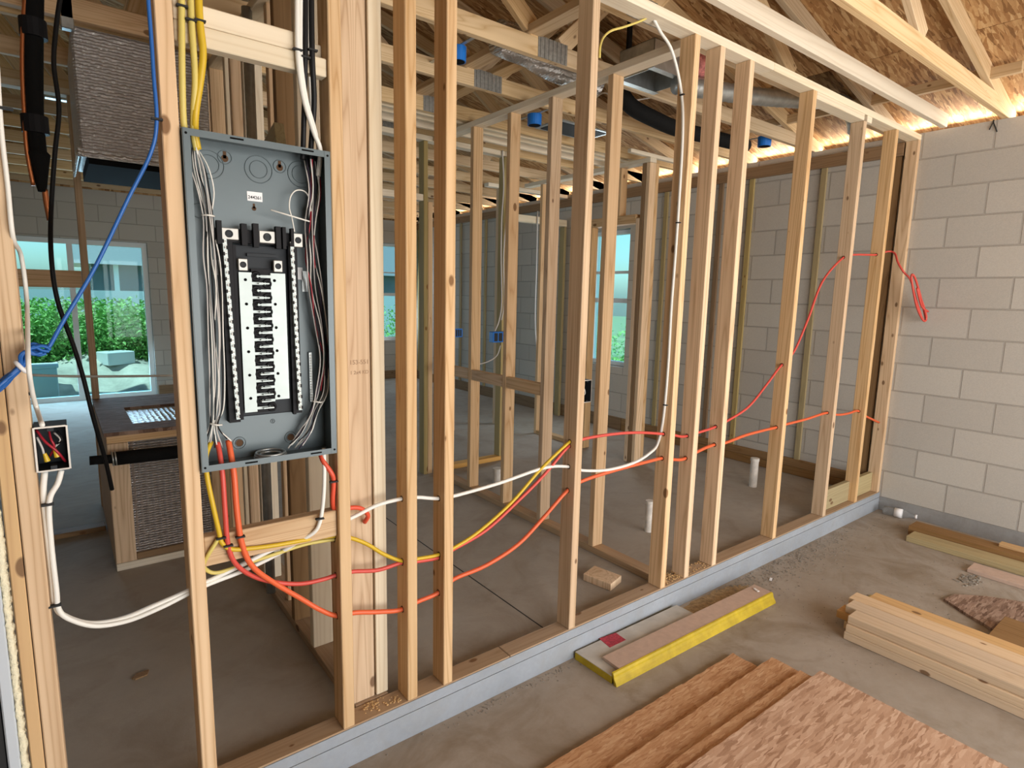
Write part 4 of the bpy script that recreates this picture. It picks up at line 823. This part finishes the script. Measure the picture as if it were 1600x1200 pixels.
# ------------------------------------------------------------------ ducts in the roof
rb = thing('register_boot', (2.45, 0.68, 2.66), 'galvanised register box with pink insulation above the bathroom wall', 'duct box')
RB = [(2.391,0.799,2.65),(2.567,0.79,2.65),(2.569,0.642,2.65),(2.375,0.648,2.65)]
bm = bmesh.new(); x0, x1, y0, y1 = 2.26, 2.56, 0.48, 0.72
for lo, hi in (((x0, y0, 2.65), (x1, y0+0.003, 2.80)), ((x0, y1-0.003, 2.65), (x1, y1, 2.80)), ((x0, y0, 2.65), (x0+0.003, y1, 2.80)), ((x1-0.003, y0, 2.65), (x1, y1, 2.80)), ((x0, y0, 2.797), (x1, y1, 2.80))): bm_box(bm, lo, hi)
bm_box(bm, (x0-0.02, y0-0.02, 2.646), (x1+0.02, y0+0.02, 2.650)); bm_box(bm, (x0-0.02, y1-0.02, 2.646), (x1+0.02, y1+0.02, 2.650)); from_bm('sheet_metal', bm, M['galv'], rb)
bm = bmesh.new(); bmesh.ops.create_icosphere(bm, subdivisions=3, radius=0.075)
for v in bm.verts: v.co = Vector((v.co.x*1.1, v.co.y, v.co.z*0.9)) * (1+0.25*math.sin(31*v.co.x+17*v.co.z)*math.cos(23*v.co.y))
from_bm('insulation', bm, M['pinkwool'], rb, Matrix.Translation((2.60, 0.47, 2.745)), smooth=True)
sp = thing('spiral_duct', (3.3, 0.6, 2.75), 'ribbed metal duct running above the garage wall studs to an elbow', 'duct')
SPL = [(2.438,0.46,2.603),(2.621,0.44,2.619),(2.999,0.42,2.66),(3.3,0.39,2.698),(3.633,0.36,2.745),(3.913,0.33,2.791),(4.119,0.33,2.809),(4.253,0.34,2.77),(4.364,0.36,2.686)]
bm = bmesh.new(); bm_tube(bm, SPL, 0.062, 20, 14, None, lambda t: 0.050+0.0022*math.sin(t*420))
bmesh.ops.recalc_face_normals(bm, faces=bm.faces); from_bm('ribbed_pipe', bm, M['galv'], sp, smooth=True)
fx = thing('flexible_duct', (2.0, 1.15, 2.8), 'crinkled shiny foil flexible duct lying over the truss chords', 'duct')
bm = bmesh.new(); bm_tube(bm, [(1.615,0.98,2.783),(1.772,0.98,2.78),(1.932,0.98,2.755),(2.126,0.98,2.734),(2.334,0.98,2.725)], 0.1, 24, 20, None, lambda t: 0.085+0.006*math.sin(t*260))
bmesh.ops.recalc_face_normals(bm, faces=bm.faces); from_bm('foil_sleeve', bm, M['flex'], fx, smooth=True)
bd = thing('insulated_duct', (2.8, 1.25, 2.75), 'dark flexible duct sagging across the house trusses', 'duct')
for sx in (2.62, 3.3): box('hanger_strap', (sx, 0.99, 2.66), (sx+0.03, 1.01, deckz(sx)), M['black_plastic'], bd)
tube('black_sleeve', [(2.549,1,2.752),(2.675,1,2.665),(2.897,1,2.63),(3.171,1,2.611),(3.543,1,2.625),(4.004,1,2.638)], 0.05, M['insul'], bd, 16, 8)
rg = thing('return_grille', (2.7, 1.75, 2.64), 'dark metal grille frame under the bathroom ceiling', 'grille')
box('frame', (2.5, 1.46, 2.642), (3.0, 1.74, 2.652), M['galv'], rg, 0.002); box('louvre_panel', (2.53, 1.49, 2.638), (2.97, 1.71, 2.6415), M['dark_plastic'], rg)

# ------------------------------------------------------------------ house floor things
def pipe_stub(c, h, lab, r=0.03):
    t_ = thing('pipe_stub', c, lab, 'pipe', 'pipe stubs in the bathroom floor'); bm = bmesh.new(); bm_cyl(bm, c, (0, 0, 1), r, h, 20); from_bm('riser', bm, M['pvc'], t_, smooth=False)
    bm = bmesh.new(); bm_cyl(bm, (c[0], c[1], c[2]+h-0.02), (0, 0, 1), r*1.12, 0.022, 20); from_bm('cap', bm, M['pvc'], t_)
S_ = [(3.969,0.685,0),(2.558,0.57,0),(2.329,1.876,0)]
pipe_stub((*S_[0][:2], 0.0), 0.23, 'white pipe stub rising near the block wall'); pipe_stub((*S_[1][:2], 0.0), 0.20, 'dusty pipe stub rising just behind the middle garage wall studs', 0.024); pipe_stub((*S_[2][:2], 0.0), 0.12, 'short stained pipe stub behind the bathroom stud wall', 0.035)
def offcut(name, poly, z0, z1, mat, lab, cat, bev=0.002):
    bm = bmesh.new(); bm_prism(bm, [(x, y, z0) for x, y in poly], (0, 0, z1-z0)); bmesh.ops.recalc_face_normals(bm, faces=bm.faces)
    if bev: bevel(bm, bev)
    c = Vector((sum(p[0] for p in poly)/len(poly), sum(p[1] for p in poly)/len(poly), (z0+z1)/2)); bmesh.ops.translate(bm, verts=bm.verts, vec=-c)
    o = from_bm(name, bm, M[mat], None, Matrix.Translation(c)); return setp(o, lab, cat, None, 'thing')
offcut('wood_offcut', [(1.757, 0.338), (1.790, 0.175), (1.905, 0.208), (1.872, 0.371)], 0.0005, 0.0385, 'pine', 'short pine block lying on the house slab behind the sole plate', 'wood block')
offcut('wood_offcut', [(-0.188, 0.757), (-0.169, 0.781), (-0.129, 0.781), (-0.139, 0.75), (-0.177, 0.745)], 0.0005, 0.006, 'treated', 'thin brown wood chip on the dark slab below the panel', 'wood chip', 0)
cj = beam('trim_90', (1.30, 0.085, 0.0), (1.30, 1.9, 0.0), 0.006, 0.0015, M['ink'], None, (0, 0, 1), 0); struct(cj)
# sawdust between studs
bm = bmesh.new(); r5 = random.Random(11)
for i in range(260):
    x = r5.uniform(2.0, 2.14) if i < 150 else r5.choice([r5.uniform(0.42, 0.56), r5.uniform(2.2, 2.38)]); y = r5.uniform(0.01, 0.075) ; s_ = r5.uniform(0.002, 0.005)
    z = 0.038 + (r5.uniform(0, 0.012) if i < 150 else 0); bm_box(bm, (x, y, z), (x+s_*1.6, y+s_, z+s_*0.7))
setp(from_bm('sawdust', bm, M['sawdust']), 'sawdust heaped on the sole plate between studs', 'sawdust', None, 'stuff')

# ------------------------------------------------------------------ garage floor things
GF = GZ
lb_ = thing('panel_offcut', (1.7, -0.13, GF), 'grey panel offcut with yellow edges and red sticker against the slab edge', 'board offcut')
th = 0.032; pol = [(1.372, -0.224), (2.06, -0.241), (2.055, -0.03), (1.365, -0.018)]
bm = bmesh.new(); bm_prism(bm, [(x, y, GF+0.0005) for x, y in pol], (0, 0, th)); bmesh.ops.recalc_face_normals(bm, faces=bm.faces); from_bm('yellow_core', bm, M['yellowedge'], lb_)
bm = bmesh.new(); bm_prism(bm, [(x, y, GF+th+0.0005) for x, y in pol], (0, 0, 0.003)); bmesh.ops.recalc_face_normals(bm, faces=bm.faces); from_bm('grey_face', bm, M['greyboard'], lb_)
ST_ = [(1.521,-0.009,-0.065),(1.617,-0.022,-0.065),(1.613,-0.087,-0.065),(1.51,-0.085,-0.065)]
bm = bmesh.new(); bm_prism(bm, [(p[0], p[1], GF+th+0.0037) for p in ST_], (0, 0, 0.0008)); bmesh.ops.recalc_face_normals(bm, faces=bm.faces); from_bm('red_sticker', bm, M['sticker'], lb_)
ed = thing('edge_strip', (1.95, -0.24, GF), 'long pinkish strip with a hollowed yellow edge lying on the grey offcut', 'board strip')
a = Vector((1.372, -0.232, 0)); b = Vector((2.553, -0.262, 0)); dirv = (b-a).normalized(); nrm = Vector((-dirv.y, dirv.x, 0))
def prof(pts, name, mat):
    bm = bmesh.new(); P0 = [a + nrm*u + Vector((0, 0, z)) for u, z in pts]; bm_prism(bm, P0, b-a); bmesh.ops.recalc_face_normals(bm, faces=bm.faces); return from_bm(name, bm, M[mat], ed)
a0 = a.copy(); a = a0 + dirv*0.045; prof([(0.008, GF+0.050), (0.008, GF+0.0372), (0.105, GF+0.0372), (0.105, GF+0.050)], 'pink_face', 'pinkboard'); a = a0
prof([(0.0075, GF+0.051), (0.0005, GF+0.049), (-0.004, GF+0.040), (-0.005, GF+0.032), (-0.010, GF+0.022), (-0.018, GF+0.012), (-0.022, GF+0.0005), (-0.0075, GF+0.0005), (-0.0035, GF+0.02), (0.0075, GF+0.0368)], 'yellow_edge', 'yellowedge')
prof([(0.008, GF+0.0372), (0.0, GF+0.0372), (0.0, GF+0.0368), (0.008, GF+0.0368)], 'glue_line', 'yellowedge')
def sheet(lo, hi, z, t_, mat, lab, rough_edge=0.004, edge_mat='osb_red', rot=0.0, seed=1):
    t0 = thing('strand_board', ((lo[0]+hi[0])/2, (lo[1]+hi[1])/2, z), lab, 'board', 'strand boards stacked on the garage floor')
    rg_ = random.Random(seed); pts = []
    cx, cy = t0.location.x, t0.location.y
    def edge(p, q, n_):
        for i in range(n_):
            f = i/n_; yield (p[0]+(q[0]-p[0])*f+rg_.uniform(-1, 1)*rough_edge, p[1]+(q[1]-p[1])*f+rg_.uniform(-1, 1)*rough_edge)
    c4 = [(lo[0], lo[1]), (hi[0], lo[1]), (hi[0], hi[1]), (lo[0], hi[1])]
    for i in range(4): pts += list(edge(c4[i], c4[(i+1) % 4], 60))
    Rm = Matrix.Translation((hi[0], hi[1], 0)) @ Matrix.Rotation(rot, 4, 'Z') @ Matrix.Translation((-hi[0], -hi[1], 0))
    bm = bmesh.new(); bm_prism(bm, [Rm @ Vector((x, y, z)) for x, y in pts], (0, 0, t_)); bmesh.ops.recalc_face_normals(bm, faces=bm.faces)
    bmesh.ops.translate(bm, verts=bm.verts, vec=(-cx, -cy, -z)); from_bm('panel', bm, M[mat], t0, Matrix.Translation((cx, cy, z)))
    return t0
sheet((0.35, -1.7, 0), (1.945, -0.415, 0), GF+0.0005, 0.018, 'osb_red', 'reddish strand board at the bottom of the garage floor stack', 0.003, seed=1, rot=-0.01)
sheet((0.38, -1.72, 0), (2.03, -0.545, 0), GF+0.019, 0.018, 'osb_red', 'reddish strand board second from the bottom of the stack', 0.003, seed=2, rot=0.008)
sheet((0.40, -1.74, 0), (2.012, -0.675, 0), GF+0.0375, 0.018, 'osb_red', 'narrow showing strand board just under the pale top sheet', 0.003, seed=3, rot=-0.01)
sheet((0.45, -1.78, 0), (2.06, -0.735, 0), GF+0.056, 0.012, 'osb_pale', 'pale strand board sheet on top of the garage floor stack', 0.0015, seed=4, rot=-0.02)
# lumber stack
def lum(x0, x1, y0, y1, z0, mat, lab, t_=0.038): 
    o = plank('lumber_board', (x0, y0, z0), (x1, y1, z0+t_), M[mat], None, 1, 0.003); return setp(o, lab, 'lumber', 'lumber stacked on the garage floor', 'thing')
z1 = GF+0.0005; e = 0.0385
lum(2.50, 2.588, -3.0, -0.640, z1, 'stack', 'bottom front board of the lumber stack on the garage floor')
lum(2.594, 2.682, -3.0, -0.60, z1, 'stack', 'bottom middle board of the lumber stack')
lum(2.69, 2.778, -3.0, -0.58, z1, 'stack', 'bottom rear board of the lumber stack')
lum(2.50, 2.588, -3.0, -0.645, z1+e, 'stack', 'middle layer front board of the lumber stack')
lum(2.60, 2.688, -3.0, -0.56, z1+e, 'gold', 'brown board end poking out left of the lumber stack')
lum(2.692, 2.780, -3.0, -0.60, z1+e, 'stack', 'middle layer rear board of the lumber stack')
lum(2.512, 2.600, -3.0, -0.645, z1+2*e, 'stack', 'pale top board of the lumber stack, nearest its front')
lum(2.606, 2.694, -3.0, -0.595, z1+2*e, 'stack', 'pale top board in the middle of the lumber stack')
lum(2.700, 2.788, -3.0, -0.57, z1+2*e, 'stack', 'pale top board at the rear of the lumber stack')
lum(2.865, 2.953, -3.0, -0.60, z1+e, 'gold', 'golden board on edge behind the pale lumber stack'); lum(2.85, 2.95, -3.0, -0.66, z1, 'gold', 'golden board lying beneath the rear of the lumber stack')
# boards by the block wall
def bylm(x0, x1, y0, y1, z0, t_, mat, lab, rot=0.0):
    o = plank('loose_board', (x0, y0, z0), (x1, y1, z0+t_), M[mat], None, 1, 0.002); return setp(o, lab, 'lumber', 'loose boards by the block wall', 'thing')
bylm(4.05, 4.19, -2.8, -0.37, GF+0.0005, 0.038, 'greenish', 'greenish treated board flat on the floor near the block wall', 0.0)
bylm(4.20, 4.34, -2.8, -0.33, GF+0.0005, 0.062, 'treated', 'brown treated board beside the block wall, highest of the loose boards', 0.0)
bylm(4.28, 4.335, -2.9, -0.80, GF+0.063, 0.022, 'gold', 'thin light strip lying on the brown treated board')
bylm(3.84, 3.97, -2.8, -0.76, GF+0.0005, 0.024, 'pinkboard', 'flat pinkish board in front of the loose boards by the block wall')
FR = [(3.318,-0.798,-0.085),(3.426,-0.816,-0.085),(3.54,-0.922,-0.085),(3.635,-1.063,-0.085),(3.124,-1.191,-0.085),(3.102,-1.119,-0.085),(3.189,-1.008,-0.085),(3.235,-0.919,-0.085)]
offcut('broken_board', [(p[0], p[1]) for p in FR], GF+0.0005, GF+0.014, 'osb_dark', 'broken brown strand board piece behind the lumber stack', 'board', 0)
o = plank('wood_offcut', (2.99, -1.75, GF+0.015), (3.27, -1.06, GF+0.055), M['treated'], None, 1); setp(o, 'dark brown wood block at the frame edge behind the lumber stack', 'wood block', None, 'thing')
o = plank('loose_board', (2.86, -0.68, GF+0.0005), (3.06, -0.54, GF+0.004), M['greenish'], None, 1, 0); setp(o, 'thin grey cardboard scrap at the end of the lumber stack', 'scrap', None, 'thing')
# bottle
bt = thing('plastic_bottle', (4.45, -0.13, GF+0.034), 'clear crushed plastic bottle lying in the corner by the block wall', 'bottle')
prf = [(0.0, 0.024), (0.006, 0.031), (0.05, 0.033), (0.06, 0.030), (0.07, 0.033), (0.125, 0.033), (0.16, 0.022), (0.178, 0.013), (0.2, 0.013)]
def lathe(prf_, n_=20):
    bm = bmesh.new(); rows = []
    for h, r in prf_: rows.append([bm.verts.new((r*math.cos(2*math.pi*i/n_), r*math.sin(2*math.pi*i/n_), h)) for i in range(n_)])
    for a_, b_ in zip(rows, rows[1:]):
        for i in range(n_): bm.faces.new((a_[i], a_[(i+1) % n_], b_[(i+1) % n_], b_[i]))
    bm.faces.new(rows[0][::-1]); bm.faces.new(rows[-1]); return bm
Mb = Matrix.Translation((4.48, -0.07, GF+0.034)) @ Euler((R(90), 0, R(12))).to_matrix().to_4x4()
from_bm('body', lathe(prf), M['bottle'], bt, Mb, True); from_bm('label', lathe([(0.072, 0.0336), (0.122, 0.0336)]), M['paper'], bt, Mb, True); from_bm('cap', lathe([(0.198, 0.0145), (0.212, 0.0145)]), M['paper'], bt, Mb, True)
# white scraps and grit
for (px_, lab, rz) in (((2.78, -0.13), 'white paper scrap on the garage floor near the slab edge', 0.4), ((2.50, -0.20), 'white scrap lying on the yellow-edged strip', 1.2)):
    bm = bmesh.new(); bm_box(bm, (-0.018, -0.007, 0), (0.018, 0.007, 0.004)); bevel(bm, 0.0015)
    z_ = GF+0.0005 if 'floor' in lab else GF+0.052
    setp(from_bm('paper_scrap', bm, M['paper'], None, Matrix.Translation((px_[0], px_[1], z_)) @ Matrix.Rotation(rz, 4, 'Z')), lab, 'scrap', None, 'thing')
bm = bmesh.new(); r6 = random.Random(23)
def grit(x, y, s_, z=GF):
    Mx = Matrix.Translation((x, y, z)) @ Matrix.Rotation(r6.uniform(0, 6), 4, 'Z'); bm_box(bm, (-s_, -s_*0.6, 0), (s_, s_*0.7, s_*0.9), Mx)
for i in range(1000):
    x = r6.gauss(3.15, 0.42); y = -0.02 - abs(r6.gauss(0, 0.10)); grit(min(max(x, 2.3), 4.4), y, r6.uniform(0.0012, 0.0042))
for i in range(900): grit(r6.uniform(2.3, 4.4), -abs(r6.uniform(0.02, 0.9)), r6.uniform(0.0008, 0.0024))
for i in range(160): grit(r6.gauss(1.1, 0.25), -0.02-abs(r6.gauss(0, 0.02)), r6.uniform(0.001, 0.003))
for i in range(90): grit(r6.gauss(3.72, 0.05), r6.gauss(-0.80, 0.025), r6.uniform(0.003, 0.008))
setp(from_bm('grit', bm, M['debris']), 'grey concrete grit scattered on the garage floor by the slab edge', 'grit', None, 'stuff')

# ------------------------------------------------------------------ door jamb at far left
dj = thing('door_jamb', (-0.50, 0.04, 0.0), 'white door jamb with cream spray foam at the far left', 'door jamb')
box('jamb_board', (-0.479, -0.008, -0.004), (-0.4565, 0.10, 2.2), M['whitepaint'], dj, 0.003)
box('dark_gap', (-0.545, 0.0, -0.003), (-0.482, 0.045, 2.2), M['ink'], dj)  # black colour stands in for the dark gap beyond the jamb
bm = bmesh.new(); r7 = random.Random(2); zz = 0.0; row = []
while zz < 1.1:
    row.append([bm.verts.new((-0.4575+dx+r7.uniform(-.0018, .0018), -0.002-dy+r7.uniform(-.002, .002), zz)) for dx, dy in ((0.0, 0), (0.004, 0.007), (0.010, 0.004), (0.0165, 0.0))]); zz += 0.008
for a_, b_ in zip(row, row[1:]):
    for i in range(3): bm.faces.new((a_[i], a_[i+1], b_[i+1], b_[i]))
    bm.faces.new((a_[3], a_[0], b_[0], b_[3]))
bmesh.ops.recalc_face_normals(bm, faces=bm.faces); from_bm('spray_foam', bm, M['foamtrim'], dj, smooth=True)

# ------------------------------------------------------------------ outside the sliding door
bm = bmesh.new(); r8 = random.Random(4); nx, ny = 40, 16; grid = []
for j in range(ny):
    for i in range(nx):
        x = -6+i*0.3; y = 7.75+j*0.28; h = -0.32 + 0.66*min(1, max(0, (y-7.9)/1.5)) + 0.10*math.sin(i*1.3)*math.cos(j*0.9)*min(1, j/4) + r8.uniform(-.04, .04)
        grid.append(bm.verts.new((x, y, h)))
        
for j in range(ny-1):
    for i in range(nx-1): q = j*nx+i; bm.faces.new((grid[q], grid[q+1], grid[q+nx+1], grid[q+nx]))
o = from_bm('soil_mound', bm, M['soil'], smooth=True); setp(o, 'mound of grey sandy soil outside the sliding door', 'soil', None, 'stuff')
def weeds(name, x0, x1, y0, y1, zb, h0, h1, n_, lab, seed):
    r9 = random.Random(seed); bm = bmesh.new()
    for i in range(n_):
        x = r9.uniform(x0, x1); y = r9.uniform(y0, y1); H = r9.uniform(h0, h1); 
        for k in range(9):
            f = r9.random(); p = Vector((x+r9.gauss(0, 0.10), y+r9.gauss(0, 0.10), zb+H*f)); s_ = r9.uniform(0.025, 0.06)
            Mx = Matrix.Translation(p) @ Euler((r9.uniform(0, 6.3), r9.uniform(-.9, .9), r9.uniform(0, 6.3))).to_matrix().to_4x4()
            v = [bm.verts.new(Mx @ Vector(q)) for q in ((-s_*0.35, 0, 0), (0, -s_*0.5, 0.01), (s_*1.3, 0, 0), (0, s_*0.5, 0.01))]; bm.faces.new(v)
    o = from_bm(name, bm, M['leaf']); setp(o, lab, 'weeds', None, 'stuff'); return o
weeds('weeds', -2.2, 2.2, 9.5, 11.2, 0.2, 0.4, 1.08, 5200, 'tall green weeds growing beyond the soil outside the sliding door', 8)
weeds('weeds', 5.2, 9.5, 10.0, 12.5, -0.3, 0.6, 1.6, 700, 'green weeds seen through the back window', 9)
weeds('weeds', 7.0, 8.6, 3.6, 7.0, -0.4, 0.5, 1.5, 500, 'green weeds seen through the side window', 10)
nh = thing('neighbour_house', (1.5, 20.2, -0.42), 'dark grey neighbouring house beyond the weeds', 'house')
box('wall', (0.6, 20.0, -0.42), (16, 24, 2.1), M['darkwall'], nh); bm = bmesh.new(); bm_prism(bm, [(0.2, 19.6, 2.1), (0.2, 24.4, 2.1), (0.2, 22, 3.4)], (16.4, 0, 0)); bmesh.ops.recalc_face_normals(bm, faces=bm.faces); from_bm('roof', bm, M['plate'], nh)
box('corner_board', (1.15, 19.94, -0.42), (1.28, 19.999, 2.1), M['vinyl'], nh)
setp(box('silt_fence', (-12, 15.0, -0.42), (14, 15.06, 1.36), M['vinyl']), 'white fence band running behind the weeds', 'fence', None, 'thing')
fb_ = thing('foam_box', (0.45, 9.6, 0.0), 'white foam box lying on the soil outside the glass', 'box')
FBX = [(0.233,9.3,0.474),(0.519,9.3,0.26)]
mx_ = Matrix.Rotation(R(25), 4, 'Z'); bm = bmesh.new(); bm_box(bm, (-0.20, -0.16, 0), (0.20, 0.16, 0.20)); bevel(bm, 0.01); from_bm('shell', bm, M['vinyl'], fb_, Matrix.Translation(((FBX[0][0]+FBX[1][0])/2, 9.3, FBX[1][2])) @ mx_)
ub = thing('utility_box', (-0.65, 8.6, -0.3), 'pale utility cabinet standing outside at the left of the glass', 'cabinet')
box('cabinet_body', (-0.85, 8.4, -0.40), (-0.36, 8.75, 0.34), M['vinyl'], ub, 0.01); box('cabinet_lid', (-0.87, 8.38, 0.341), (-0.34, 8.77, 0.38), M['vinyl'], ub, 0.008)

# faded mill stamps on the post
sp_ = [(0.451,0.095,1.234),(0.451,0.095,1.201)]
for (txt, p) in (('153-551', sp_[0]), ('1 2x4 KD', sp_[1])): text(txt, 0.020 if '-' in txt else 0.016, (0.450, 0.0955, p[2]), 'stampink', w1, 'mill_stamp')

# brown dirt behind the yellow strip, dark wire ends on the block wall top
bm = bmesh.new(); rd = random.Random(31); n_ = 36; ring = [bm.verts.new((2.30+0.30*math.cos(2*math.pi*i/n_)*(1+rd.uniform(-.12, .12)), -0.075+0.062*math.sin(2*math.pi*i/n_)*(1+rd.uniform(-.15, .05)), GZ+0.0006)) for i in range(n_)]
cen = bm.verts.new((2.30, -0.075, GZ+0.007)); [bm.faces.new((cen, ring[i], ring[(i+1) % n_])) for i in range(n_)]
bmesh.ops.recalc_face_normals(bm, faces=bm.faces)
setp(from_bm('dirt', bm, M['dirt'], smooth=True), 'brown dirt smear between the slab edge and the yellow-edged strip', 'dirt', None, 'stuff')
wt = [(4.566,-0.4,2.648),(4.566,-0.384,2.585),(4.566,-0.426,2.565)]
tw = thing('tie_wire', (XW-0.004, wt[0][1], 2.6), 'short dark wire ends hanging over the top of the garage block wall', 'wire')
for q in wt[1:]: tube('wire_end', [(XW-0.003, wt[0][1], 2.643), (XW-0.008, wt[0][1], 2.63), (XW-0.008, q[1], q[2])], 0.0035, M['ink'], tw, 6, 3)
